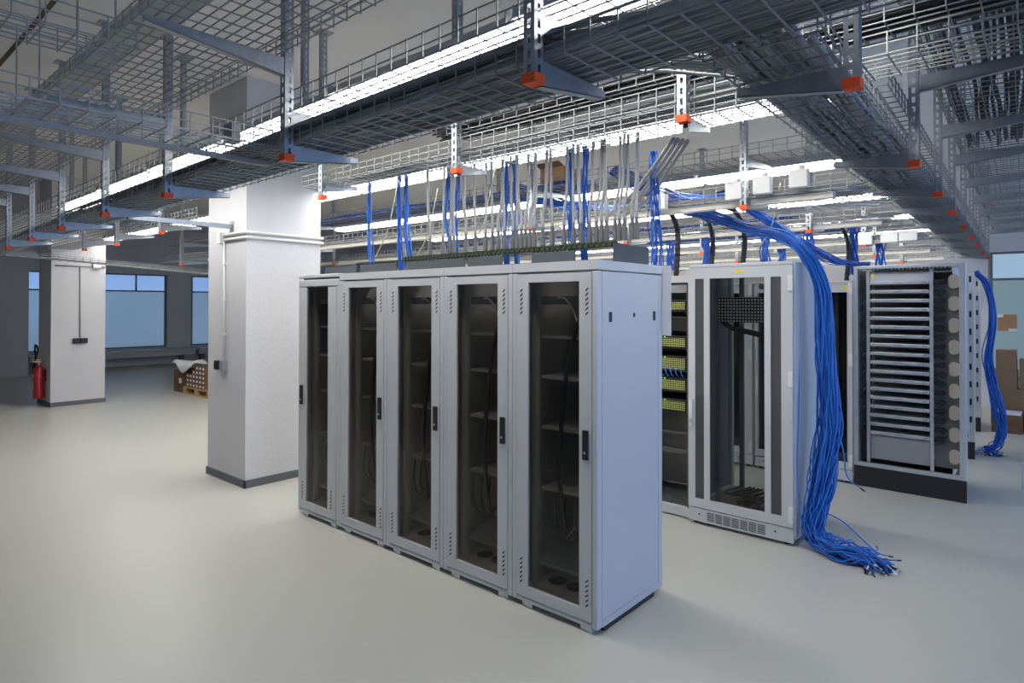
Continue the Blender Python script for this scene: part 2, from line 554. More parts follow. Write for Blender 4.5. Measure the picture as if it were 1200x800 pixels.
for i in range(5):
    x1 = RX - RW * i - .0015
    x0 = RX - RW * (i + 1) + .0015
    y0, y1 = RY, RY + RD
    last = i == 4
    t = thing('server_cabinet', CAB[i], 'cabinet', ((x0 + x1) / 2, (y0 + y1) / 2, 0), 'row of five glass-door cabinets')
    zt = 1.90 if last else 1.936
    b = MB()
    b.box(x0, x0 + .034, y0, y0 + .05, .03, zt + .006)
    b.box(x1 - .034, x1, y0, y0 + .05, .03, zt + .006)
    b.box(x0, x0 + .034, y1 - .05, y1, .03, 1.94)
    b.box(x1 - .034, x1, y1 - .05, y1, .03, 1.94)
    b.box(x0 + .034, x1 - .034, y0, y0 + .05, .03, .056)
    if last:
        b.box(x0, x1, y0, y0 + .05, zt + .006, 1.962)
    mk('body', b, M['cabinet'], t, bevel=.006)
    if last:
        mk('lid', MB().box(x0, x1, y0 - .004, y1, 1.974, 2.004), M['cabinet'], t, bevel=.006)
        mk('lid_spacer', MB().box(x0 + .03, x1 - .03, y0 + .03, y1 - .03, 1.963, 1.9735), M['black'], t)
    else:
        ld = MB().box(x0, x1, y0, y0 + .335, 1.949, RH).box(x0, x1, y1 - .07, y1, 1.949, RH)
        ld.box(x0, x0 + .06, y0 + .335, y1 - .07, 1.949, RH).box(x1 - .06, x1, y0 + .335, y1 - .07, 1.949, RH)
        mk('lid', ld, M['cabinet'], t)
    inn = MB()
    inn.box(x0 + .035, x1 - .035, y1 - .03, y1 - .02, .06, 1.93)
    inn.box(x0 + .004, x0 + .010, y0 + .051, y1 - .051, .06, 1.93)
    inn.box(x1 - .010, x1 - .004, y0 + .051, y1 - .051, .06, 1.93)
    inn.box(x0 + .01, x1 - .01, y0 + .052, y1 - .052, .04, .056)
    mk('inner_shell', inn, M['cabinet_dark'], t)
    # door
    ga, gb = (x0 + .123, x0 + .447) if last else (x0 + .12, x0 + .482)
    da, db = x0 + .036, x1 - .036
    gz0, gz1, dz0, dz1 = .125, 1.888, .062, zt
    if last: gz1 = zt - .004
    d = MB()
    d.box(da, ga, y0 - .003, y0 + .018, dz0, dz1)
    d.box(gb, db, y0 - .003, y0 + .018, dz0, dz1)
    d.box(ga, gb, y0 - .003, y0 + .018, dz0, gz0)
    if not last:
        d.box(ga, gb, y0 - .003, y0 + .018, gz1, dz1)
    dr = mk('door', d, M['cabinet'], t)
    mk('glass_pane', MB().box(ga, gb, y0 + .006, y0 + .010, gz0, gz1), M['glass'], dr)
    for (sx, sz) in ((ga - .058, 1.70), (gb + .042, 1.70), (ga - .058, .135), (gb + .042, .135)):
        if last and sz > 1: continue
        sl = MB()
        slots(sl, sx, sz, 6, y0 - .0042)
        mk('vent_slots', sl, M['black'], dr)
    hx = (x0 + .036 + .008) if last else gb + .028
    h = mk('handle', MB().box(hx, hx + .036, y0 - .018, y0 - .0032, .925, 1.085), M['black'], dr, bevel=.004)
    mk('key_lock', MB().cyl((hx + .018, y0 - .021, .965), .007, .004, 10, 'y'), M['alu'], h)
    for fx in (.067, .478):
        mk('foot', MB().box(x0 + fx, x0 + fx + .075, y0 + .012, y0 + .07, 0, .0295), M['alu'], t)
    mk('gap_shade_block', MB().box(x0 + .004, x1 - .004, y0 + .075, y1 - .1, .0005, .0395), M['plinth'], t)  # black block added to stand in for the shade under the cabinet
    mk('foot', MB().box(x0 + .1, x1 - .1, y1 - .09, y1 - .03, 0, .0295), M['black'], t)
    # inside
    for rx in (x0 + .075, x1 - .105):
        mk('mounting_rail', MB().box(rx, rx + .03, y0 + .09, y0 + .13, .06, 1.92), M['cabinet_dark'], t)
    for k, z in enumerate((1.76, 1.56, 1.32, 1.02, .66)):
        mk('shelf', MB().box(x0 + .11, x1 - .11, y0 + .14, y1 - .12, z, z + (.05 if k == 0 else .018)), M['panel_mid'] if k in (0, 1, 2) else M['cabinet_dark'], t)
    mk('sloping_tray', MB().extrude([(x0 + .07, y0 + .16, .20), (x0 + .07, y1 - .1, .36), (x0 + .07, y1 - .1, .38), (x0 + .07, y0 + .16, .22)], (.46, 0, 0)), M['panel_mid'], t)
    ft = mk('fan_tray', MB().box(x0 + .05, x1 - .05, y0 + .08, y1 - .1, .075, .10), M['cabinet_dark'], t)
    for fx in (.17, .30, .43):
        for fy in (.22, .44):
            fb = MB().cyl((x0 + fx, y0 + fy, .1005), .055, .004, 20)
            for q in range(5):
                an = q * 2 * PI / 5
                fb.tube([(x0 + fx, y0 + fy, .108), (x0 + fx + .05 * math.cos(an), y0 + fy + .05 * math.sin(an), .107)], .004, 4)
            mk('fan', fb, M['black'], ft)
    jx = random.uniform(-.02, .02)
    mk('power_cable', MB().tube(spline([(x1 - .08, y0 + .3, 1.86), (x1 - .16 + jx, y0 + .12, 1.72), (x1 - .25 + jx, y0 + .11, 1.5), (x1 - .30 + jx, y0 + .11, 1.2), (x1 - .34, y0 + .12, .8), (x1 - .3, y0 + .13, .4)], 8), .014, 8), M['black'], t, True)
    mk('patch_cable', MB().tube(spline([(x0 + .24, y0 + .13, 1.80), (x0 + .30, y0 + .115, 1.795), (x0 + .37 + jx, y0 + .10, 1.73), (x0 + .41, y0 + .10, 1.64)], 8), .007, 6), M['white_plastic'], t, True)
    lp = MB()
    for q in range(4):
        a = x0 + .14 + q * .07
        lp.tube(spline([(a, y0 + .15, .64), (a + .02, y0 + .12, .5), (a + .09, y0 + .11, .42), (a + .16, y0 + .12, .5)], 6), .005, 5)
    mk('loose_wire', lp, M['black_cable'], t, True)
    if i == 0:
        sp = mk('side_panel', MB().box(x1 - .008, x1 - .002, y0 + .053, y1 - .053, .07, 1.94), M['cabinet'], t)
        for yy in (2.95, 3.44):
            mk('latch', MB().box(x1 - .003, x1 + .0015, yy - .014, yy + .014, 1.665, 1.72), M['black'], sp, bevel=.001)
        mk('key_lock', MB().box(x1 - .003, x1 + .002, 3.195, 3.21, 1.69, 1.712), M['black'], sp)
        mk('side_rail', MB().box(x1 - .02, x1, y0 + .05, y1 - .05, .03, .068), M['cabinet'], t)
    if last:
        mk('side_panel', MB().box(x0 + .0, x0 + .003, y0 + .052, y1 - .052, .035, 1.94), M['cabinet'], t)

# dark brush panels standing along the cabinet tops and the socket strip they carry
YP = 3.06
PAN = [(-4.84, -4.38), (-4.33, -3.86), (-3.74, -3.11), (-3.08, -2.76), (-2.51, -2.18)]
for i, (a, b) in enumerate(PAN):
    t = thing('brush_panel', 'dark grey cable-entry panel on the cabinet tops, %s from the pillar' % ORD[i], 'panel', ((a + b) / 2, YP, 2.0), 'dark panels on the cabinet tops')
    z0 = 2.0045 if i == 0 else 2.0005
    mk('plate', MB().box(a, b, YP, YP + .006, z0, 2.082), M['dark_panel'], t)
    mk('flange', MB().box(a, b, YP + .0065, YP + .05, z0, z0 + .004), M['dark_panel'], t)
    br = MB()
    for k in range(int((b - a) / .03)):
        br.box(a + .01 + k * .03, a + .026 + k * .03, YP + .0, YP + .004, 2.0825, 2.09)
    mk('bristles', br, M['black'], t)
t = thing('brush_panel', 'dark grey end panel across the top of the cabinet nearest the camera', 'panel', (-1.9, 3.25, 2.0), 'dark panels on the cabinet tops')
mk('plate', MB().box(-1.908, -1.902, 3.05, 3.45, 2.0005, 2.11), M['dark_panel'], t)
mk('flange', MB().box(-1.95, -1.9085, 3.05, 3.45, 2.0005, 2.004), M['dark_panel'], t)
t = thing('socket_strip', 'long green-black strip of sockets bridging the dark panels above the cabinets', 'socket strip', (-2.8, YP + .03, 2.09))
mk('housing', MB().box(-3.8, -1.915, YP + .008, YP + .075, 2.0915, 2.115), M['black'], t)
sk = MB(); sg = MB()
for k in range(46):
    x = -3.79 + k * .0408
    sk.box(x, x + .026, YP + .004, YP + .0075, 2.095, 2.111)
    sg.box(x, x + .03, YP + .02, YP + .065, 2.1155, 2.125)
mk('socket_front', sk, M['socket'], t)
mk('socket_rim', sg, M['socket'], t)
mk('support_post', MB().box(-3.79, -3.77, YP + .055, YP + .073, 2.0008, 2.091).box(-1.94, -1.922, YP + .055, YP + .073, 2.0045, 2.091), M['black'], t)

# sheet of paper at the back corner
tag(mk('paper_sheet', MB().box(-2.06, -1.80, RY + RD + .0015, RY + RD + .003, 1.57, 2.0), M['paper']),
    'white paper sheet taped to the back corner of the nearest cabinet', 'paper sheet')

# ------------------------------------------------------------------ wire-mesh trays
def tray(a0, a1, c0, c1, z, h, axis='X', pitch=.1, lw=.05, r=.0024, nz=3, slope=0.0, zref=0.0, drift=0.0):
    mb = MB()
    P = (lambda a, c, zz: (a, c, zz)) if axis == 'X' else (lambda a, c, zz: (c, a, zz))
    n = max(2, round((c1 - c0) / lw))
    for k in range(n + 1):
        c = c0 + (c1 - c0) * k / n
        mb.wire(P(a0, c, z), P(a1, c, z), r)
    for k in range(1, nz):
        zz = z + h * k / (nz - 1)
        for c in (c0, c1):
            mb.wire(P(a0, c, zz), P(a1, c, zz), r)
    m = int(round((a1 - a0) / pitch))
    for k in range(m + 1):
        a = a0 + (a1 - a0) * k / m
        mb.wire(P(a, c0, z - r * 2), P(a, c1, z - r * 2), r)
        for c, sg in ((c0, -1), (c1, 1)):
            mb.wire(P(a, c + sg * 2 * r, z - r * 3), P(a, c + sg * 2 * r, z + h + r), r)
    if slope or drift:
        if axis == 'X':
            mb.shear(lambda p: (p[0], p[1] + drift * (p[0] - zref), p[2] + slope * (p[0] - zref)))
        else:
            mb.shear(lambda p: (p[0] + drift * (p[1] - zref), p[1], p[2] + slope * (p[1] - zref)))
    return mb


def put_tray(label, *a, **k):
    return tag(mk('cable_tray', tray(*a, **k), M['zinc']), label, 'cable tray')


SLA = .010   # the near trays sag a little towards the far end
ZA, ZG, ZB = 2.575, 2.745, 2.985
put_tray('long wire-mesh tray packed with dark cables crossing above the pillar and cabinets', -14, .3, 1.63, 1.97, ZA, .075, slope=SLA, zref=-1.3)
put_tray('wire-mesh tray just below the nearest row of bright lights', -14, .2, 1.64, 2.04, ZG, .10, slope=SLA, zref=-1.3)
put_tray('wide empty wire-mesh tray on upper arms at the top left', -14, -.9, .95, 1.55, ZB, .07, slope=SLA * .4, zref=-1.3)
put_tray('short wire-mesh tray crossing at the top left corner, the higher of two', -1.2, .90, -3.06, -2.79, 2.79, .09, 'Y')
put_tray('short wire-mesh tray crossing below the wide empty tray at the left', -1.2, 1.60, -3.32, -3.02, 2.56, .085, 'Y')
tag(mk('strut_channel', MB().box(-3.36, -3.325, -1.2, 1.75, 2.53, 2.555), M['panel_mid']), 'dark strut channel running along the crossing tray at the left', 'strut')
put_tray('long mesh tray sloping along the far left in front of the blue windows', .8, 6.4, -11.2, -10.8, 2.50, .05, 'Y', slope=-.06, zref=1.0)
# E : along Y, right of the cabinets
EX = lambda y: -.52 - .035 * (y - 2.32)
EDR = -.035
put_tray('dark cable-filled mesh tray running away on the right above the racks', 1.985, 13.3, -.90, -.555, ZA - .005, .08, 'Y', drift=EDR, zref=2.32)
put_tray('second mesh tray stacked above the cable-filled one on the right', 3.25, 13.3, -.90, -.555, 2.76, .08, 'Y', drift=EDR, zref=2.32)
put_tray('broad mesh tray on upper arms at the top right', .2, 13.3, -.46, .24, 2.965, .08, 'Y', drift=EDR, zref=2.32)
put_tray('topmost broad mesh tray at the top right, just under the ceiling', .2, 13.3, -.46, .24, 3.25, .08, 'Y', drift=EDR, zref=2.32)
# C : over the glass-door cabinets
put_tray('bright mesh tray directly over the glass-door cabinets, middle of three levels', -4.84, 1.6, 2.84, 3.13, 2.755, .085)
put_tray('lowest bright mesh tray over the cabinets that the grey cables drop from', -3.25, -1.02, 2.85, 3.05, 2.672, .06)
put_tray('upper mesh tray full of black cables over the cabinets', -3.05, 1.6, 2.84, 3.06, 2.885, .075)
put_tray('mesh tray left of the big pillar, in line with the cabinets', -12.9, -6.95, 2.84, 3.2, 2.70, .09)
# rows behind
ROWS = [4.62, 6.5, 8.45, 10.4, 12.2]
RN = ['over the white rack with hinges', 'over the row of the open shelf rack', 'over the third row of racks', 'over the fourth row of racks', 'nearest the back wall']
for i, y in enumerate(ROWS):
    xr = EX(y) - .47
    put_tray('lower mesh tray %s' % RN[i], -13.0 if i < 2 else -10, xr, y, y + .42, 2.55, .10)
    put_tray('upper mesh tray %s' % RN[i], -13.0 if i < 2 else -10, xr, y + .06, y + .46, 2.87, .09)
    t = thing('cable_duct', 'long cream cable duct under the mesh trays %s' % RN[i], 'cable duct', (-5, y + .1, 2.48))
    mk('channel', MB().box(-11, xr - .1, y + .05, y + .12, 2.495, 2.53), M['cream'], t)
    mk('duct_cover', MB().box(-11, xr - .1, y + .045, y + .125, 2.5305, 2.536), M['white_plastic'], t)

# curved drop-out section in the second row
cu = MB()
c0 = at(935, 226, Y=4.95)
for k in range(9):
    rr = .22 + k * .05
    cu.tube([(c0.x + rr * math.cos(a * PI / 14 - .2), c0.y + .15 + rr * math.sin(a * PI / 14 - .2), 2.545) for a in range(15)], .004, 4)
for a in range(15):
    an = a * PI / 14 - .2
    cu.tube([(c0.x + .22 * math.cos(an), c0.y + .15 + .22 * math.sin(an), 2.54), (c0.x + .62 * math.cos(an), c0.y + .15 + .62 * math.sin(an), 2.54)], .004, 4)
tag(mk('cable_tray', cu, M['zinc']), 'curved mesh tray bend behind the white boxes of the second row', 'cable tray')

# ------------------------------------------------------------------ cables lying in trays (nobody could count them)
def laid(a0, a1, c0, c1, z, h, n, r, axis='X', slope=0, zref=0, drift=0, step=.3, sag=0):
    mb = MB()
    for q in range(n):
        c = random.uniform(c0 + r, c1 - r)
        zz = z + r + random.random() * h
        rr = r * random.uniform(.75, 1.15)
        pts = []
        m = max(2, int((a1 - a0) / step))
        ph, am = random.random() * 6, random.uniform(.01, .035)
        for k in range(m + 1):
            a = a0 + (a1 - a0) * k / m + (random.uniform(-.1, .1) if k in (0, m) else 0)
            cc = min(c1 - r, max(c0 + r, c + am * math.sin(ph + a * 1.7) + random.uniform(-.006, .006)))
            z2 = max(z + rr, zz + random.uniform(-.012, .012) + sag * math.sin(a * 2 + ph))
            if axis == 'X': pts.append((a, cc + drift * (a - zref), z2 + slope * (a - zref)))
            else: pts.append((cc + drift * (a - zref), a, z2 + slope * (a - zref)))
        mb.tube(pts, rr, 5)
    return mb


def put_laid(label, mat, mb, name='data_cables'):
    return tag(mk(name, mb, M[mat], smooth=True), label, 'cables', None, 'stuff')


put_laid('dark grey cables packed in the long tray above the pillar', 'dark_cable', laid(-14, .25, 1.64, 1.96, ZA + .004, .035, 70, .0085, slope=SLA, zref=-1.3))
# cables that turn from the long tray into the right-hand one, and those already there
mb = laid(2.02, 13.2, -.89, -.565, ZA + .001, .03, 40, .0085, 'Y', drift=EDR, zref=2.32)
for q in range(36):
    y = random.uniform(1.66, 1.95)
    x = random.uniform(-.88, -.58)
    z = ZA + .088 + random.random() * .022
    R = .55 + random.random() * .5
    pts = [(-5.4 - random.random() * 1.6, y, ZA + .035), (-4.2, y, ZA + .06), (-2.7, y, z - .012), (x - R, y, z)]
    pts += [(x - R + R * math.sin(a * PI / 12), y + R - R * math.cos(a * PI / 12), z) for a in range(1, 6)]
    yy = y + R
    while yy < 13.2:
        pts.append((x + EDR * (yy - 2.32) + random.uniform(-.012, .012), yy, z - .04 + random.uniform(-.012, .01)))
        yy += .35
    mb.tube(pts, .0085 * random.uniform(.8, 1.1), 5)
put_laid('dark grey cables sweeping round the bend and along the right-hand tray', 'dark_cable', mb)
put_laid('black cables piled in the upper tray over the cabinets', 'black_cable', laid(-3.15, 1.6, 2.85, 3.05, 2.888, .055, 34, .009, sag=.008))
put_laid('black cables on the top right tray under the ceiling', 'black_cable', laid(.3, 6, -.44, -.05, 2.97, .05, 22, .010, 'Y', drift=EDR, zref=2.32))
put_laid('loose dark cables in the middle tray over the cabinets', 'dark_cable', laid(-4.2, -1.1, 2.86, 3.12, 2.758, .02, 12, .007))
for i, y in enumerate(ROWS[:4]):
    xr = EX(y) - .5
    put_laid('blue cables lying in the upper tray %s' % RN[i], 'blue', laid(-10, (-3.4, -3.0, -2.6, -2.5)[i], y + .07, y + .45, 2.874, .04, 22, .007, step=.5))
    put_laid('grey cables lying in the lower tray %s' % RN[i], 'grey_cable', laid(-10, xr, y + .01, y + .41, 2.554, .03, 14, .007, step=.5))

# ------------------------------------------------------------------ perforated channel posts with brackets and orange caps
def ladder(mb, fixed, lo, hi, c, th, z0, z1):
    """slotted strip of sheet steel: fixed axis 'x' or 'y' at c"""
    w = hi - lo
    e = w * .33

    def bx(a, b, p, q):
        if fixed == 'y': mb.box(a, b, c, c + th, p, q)
        else: mb.box(c, c + th, a, b, p, q)
    bx(lo, lo + e, z0, z1); bx(hi - e, hi, z0, z1)
    z = z0
    while z < z1 - .01:
        bx(lo + e, hi - e, z, min(z1, z + .02))
        z += .05


def post(label, x, y, zc, arms=(), group=None, w=.046, cap=True, top=CEIL, name='channel_post'):
    """arms: (direction, length, z_top)"""
    t = thing(name, label, 'channel post', (x, y, zc), group)
    h = w / 2
    mb = MB()
    z0 = zc + .012
    ladder(mb, 'y', x - h, x + h, y - h, .003, z0, top - .008)
    ladder(mb, 'x', y - h + .003, y + h, x - h, .003, z0, top - .008)
    ladder(mb, 'x', y - h + .003, y + h, x + h - .003, .003, z0, top - .008)
    mk('profile', mb, M['galv'], t)
    mk('ceiling_plate', MB().box(x - .06, x + .06, y - .06, y + .06, top - .0075, top - .0005), M['galv'], t)
    if cap:
        c = h + .004
        cb = MB().box(x - c, x + c, y - c, y + c, zc, zc + .004)
        cb.box(x - c, x + c, y - c, y - c + .003, zc + .0045, zc + .034).box(x - c, x - c + .003, y - c + .0035, y + c, zc + .0045, zc + .034)
        cb.box(x + c - .003, x + c, y - c + .0035, y + c, zc + .0045, zc + .034)
        mk('end_cap', cb, M['orange'], t)
    for (d, L, zt) in arms:
        ux, uy = {'+X': (1, 0), '-X': (-1, 0), '+Y': (0, 1), '-Y': (0, -1)}[d]
        s = h + .001
        rh, th2 = min(.085, .06 + L * .06), .028
        p0 = (x + ux * s, y + uy * s)
        p1 = (x + ux * (s + L), y + uy * (s + L))
        nx, ny = uy * .018, ux * .018
        am = MB()
        for k in (-1, 1):   # two cheeks and a flange below: an open channel bracket
            a = (p0[0] + nx * k, p0[1] + ny * k); b = (p1[0] + nx * k, p1[1] + ny * k)
            am.extrude([(a[0], a[1], zt), (b[0], b[1], zt), (b[0], b[1], zt - th2), (a[0], a[1], zt - rh)], (-nx * .1 * k, -ny * .1 * k, 0))
        am.extrude([(p0[0] - nx, p0[1] - ny, zt - rh), (p0[0] + nx, p0[1] + ny, zt - rh), (p1[0] + nx, p1[1] + ny, zt - th2), (p1[0] - nx, p1[1] - ny, zt - th2)], (0, 0, .003))
        a = mk('bracket_arm', am, M['galv'], t)
        mk('bolt', MB().box(x + ux * (h + .002) - .008, x + ux * (h + .002) + .008, y + uy * (h + .002) - .008, y + uy * (h + .002) + .008, zt - rh * .62, zt - rh * .38), M['black'], a)
    return t


G1 = 'posts of the long cable-filled tray'
P1 = [(625, 95), (336, 186), (196, 230), (123, 252), (72, 268), (37, 281), (10, 291)]
for i, (px, py) in enumerate(P1):
    p = at(px, py, Y=1.6)
    dz = SLA * (p.x + 1.3)
    za, zg, zb = ZA + dz - .013, ZG + dz - .013, ZB + SLA * .4 * (p.x + 1.3) - .013
    arms = [('+Y', .38, za), ('-Y', .62, zb)]
    if i < 2: arms.append(('+Y', .42, zg))
    post('slotted steel post with orange cap under the long tray, %s from the right' % ORD[i], p.x, 1.6, p.z - .012, arms, G1)
# further off-frame post of the same line is not visible
G2 = 'posts of the trays over the glass-door cabinets'
for i, (px, py, lab) in enumerate(((801, 141, 'bright slotted post with orange cap over the glass cabinets, rightmost of three'),
                                   (535, 201, 'bright slotted post with orange cap over the glass cabinets, middle of three'),
                                   (378, 232, 'bright slotted post with orange cap over the glass cabinets, beside the pillar'))):
    p = at(px, py, Y=2.80)
    arms = [('+Y', .30, 2.744)]
    if i < 2: arms[0] = ('+Y', .24, 2.660)
    post(lab, p.x, 2.80, p.z - .012, arms, G2)
for i, (px, py) in enumerate(((189, 273), (137, 287), (99, 293))):
    p = at(px, py, Y=2.80)
    post('slotted post with orange cap between the two pillars, %s from the big pillar' % ORD[i], p.x, 2.80, p.z - .012, [('+Y', .42, 2.686)], G2)
G3 = 'posts of the right-hand tray line'
for i, y in enumerate((2.32, 3.845, 5.02, 6.08, 7.29, 8.5, 9.73, 11.0, 12.37)):
    post('dark slotted orange-capped post beside the right-hand tray, %s from front' % ORD[i], EX(y), y, 2.478,
         [('-X', .36, ZA - .018), ('+X', .78, 2.95)], G3)
G4 = 'posts of the rows behind'
for i, y in enumerate(ROWS):
    for k in range(6 if i < 2 else 4):
        x = EX(y) - 1.14 - k * 2.03 - (.0, .03, -.1, .1, 0)[i]
        if i == 0 and k == 0: x = -1.75
        if i == 0 and -6.8 < x < -5.8: continue
        post('slotted orange-capped post %s, %s from right' % (RN[i], ORD[k]), x, y - .03, 2.455,
             [('+Y', .44, 2.537), ('+Y', .5, 2.857)], G4)

# small brackets
tag(mk('strut_channel', MB().box(-6.195, -6.155, 1.93, CYY - .006, 2.505, 2.545).box(-6.215, -6.135, CYY - .0055, CYY - .0006, 2.46, 2.58), M['galv']),
    'slotted steel strut bolted to the big pillar, reaching out under the long tray', 'strut')
bxp = at(275, 157, Y=1.62)
t = thing('junction_box', 'small grey junction box fixed to the mesh tray below the lights', 'junction box', bxp)
mk('box_body', MB().box(bxp.x - .05, bxp.x + .05, 1.588, 1.632, bxp.z - .05, bxp.z + .05), M['panel_mid'], t, bevel=.004)
mk('box_lid', MB().box(bxp.x - .052, bxp.x + .052, 1.579, 1.5875, bxp.z - .053, bxp.z + .053), M['panel_mid'], t, bevel=.003)

# ------------------------------------------------------------------ rows of louvred light fittings
def light(label, xc, y, z, L=1.46, group=None):
    t = thing('ceiling_light', label, 'light fitting', (xc, y, z), group)
    a, b = xc - L / 2, xc + L / 2
    hs = MB()
    for s in (-1, 1):
        hs.extrude([(a, y + s * .15, z), (a, y + s * .142, z), (a, y + s * .062, z + .075), (a, y + s * .07, z + .082)], (L, 0, 0))
    hs.box(a, b, y - .07, y + .07, z + .0755, z + .085)
    hs.box(a, a + .006, y - .13, y + .13, z + .001, z + .075).box(b - .006, b, y - .13, y + .13, z + .001, z + .075)
    mk('housing', hs, M['housing'], t)
    mk('lamp_panel', MB().extrude([(a + .012, y - .115, z + .004), (a + .012, y - .085, z - .028), (a + .012, y + .085, z - .028), (a + .012, y + .115, z + .004), (a + .012, y + .10, z + .012), (a + .012, y - .10, z + .012)], (L - .024, 0, 0)), M['lamp'], t)
    lv = MB()
    n = int(L / .06)
    for k in range(n):
        x = a + .03 + k * (L - .06) / (n - 1)
        lv.extrude([(x, y - .138, z + .001), (x, y - .09, z - .034), (x, y + .09, z - .034), (x, y + .138, z + .001), (x, y + .118, z + .001), (x, y + .086, z - .0285), (x, y - .086, z - .0285), (x, y - .118, z + .001)], (.003, 0, 0))
    mk('louver', lv, M['louver'], t)
    return t


LROW = [(2.28, 3.05, [(-9.9, -.4)], 'nearest row of lights', SLA * 1.2),
        (3.78, 2.93, [(-13.5, -.95)], 'row of lights behind the glass cabinets', 0),
        (5.65, 2.93, [(-9.5, -1.05)], 'row of lights behind the white rack', 0),
        (7.6, 2.93, [(-9.5, -1.1)], 'row of lights beyond the open shelf rack', 0),
        (9.6, 2.93, [(-9.5, -1.2)], 'fifth row of lights from the front', 0),
        (11.5, 2.93, [(-9.5, -1.3)], 'row of lights nearest the back wall', 0)]
for (y, z, spans, lab, sl) in LROW:
    k = 0
    for (a, b) in spans:
        x = b - .75
        while x - .73 > a - .01:
            if not (3.6 < y < 3.9 and -6.9 < x < -5.7 and False):
                zz = z + sl * (x + 1.3)
                light('louvred light, %s from the right in the %s' % (ORD[k], lab), x, y, zz, group=lab)
                k += 1
            x -= 1.5
# slotted hangers that hold the nearest row of lights
for i, px in enumerate((536, 357, 215, 140, 85)):
    x = at(px, 100, Y=2.27).x
    post('slotted hanger post holding the nearest row of lights, %s from the right' % ORD[i], x, 2.27, 3.14 + SLA * 1.2 * (x + 1.3), (), 'hanger posts of the lights', .04, False, name='hanger_post')
# unlit row of fittings above the wide tray
for i in range(3):
    t = thing('ceiling_light', 'unlit light housing above the wide empty tray, %s from the right' % ORD[i], 'light fitting', (-3.4 - i * 1.6, 1.14, 3.12), 'unlit lights above the wide tray')
    a, b = -4.15 - i * 1.6, -2.65 - i * 1.6
    mk('housing', MB().extrude([(a, 1.05, 3.12), (a, 1.23, 3.12), (a, 1.20, 3.21), (a, 1.08, 3.21)], (1.5, 0, 0)), M['housing'], t)
    mk('suspension_rod', MB().cyl((a + .3, 1.14, 3.2105), .006, CEIL - 3.211, 8), M['galv'], t)
    mk('suspension_rod', MB().cyl((b - .3, 1.14, 3.2105), .006, CEIL - 3.211, 8), M['galv'], t)

# ------------------------------------------------------------------ grey cables dropping to the sockets
YD = YP + .042
DROP = [504, 519, 528, 532, 546, 557, 569, 577, 584, 591, 601, 606, 611, 616, 621, 626, 636, 647, 661, 672, 681, 691, 699, 705, 711, 721, 726, 732, 741, 746]
for i, px in enumerate(DROP):
    p = at(px, 285, Y=YD)
    j1, j2 = random.uniform(-.035, .035), random.uniform(-.02, .02)
    ztop = 2.668 if p.x > -3.2 else 2.752
    t = thing('hanging_cable', 'grey cable with plug hanging over the cabinets, %s from the left' % ORD[i], 'cable', (p.x, YD, 2.12), 'grey cables dropping to the sockets')
    zb = 2.126 if p.x > -3.8 else 2.12
    pts = spline([(p.x, YD, zb + .12), (p.x, YD, zb + .2), (p.x + j1, YD + j2, 2.45), (p.x + j1 * 1.3, YD + j2, ztop), (p.x + j1 * 1.4, YD + j2, ztop + .06)], 6)
    mk('cable', MB().tube(pts, .0085 if i % 4 else .011, 8), M['grey_cable'], t, True)
    mk('plug', MB().box(p.x - .012, p.x + .012, YD - .012, YD + .012, zb, zb + .075).box(p.x - .009, p.x + .009, YD - .009, YD + .009, zb + .0755, zb + .119), M['plug'], t, bevel=.003)
t = None
# slanting grey cables from the rightmost post back to the second row
for i in range(4):
    a = Vector((-1.60 + .013 * i, 3.18 + .03 * i, 2.67))
    b = at(716 + 5 * i, 248 + (i % 2) * 5, Y=4.5)
    m = (a + b) / 2 + Vector((0, 0, -.05 - .01 * i))
    tag(mk('hanging_cable', MB().tube(spline([a, m, b], 10), .012, 8), M['grey_cable'], smooth=True),
        'grey cable slanting down behind the rightmost bright post, %s of four' % ORD[i], 'cable', 'slanting grey cables')


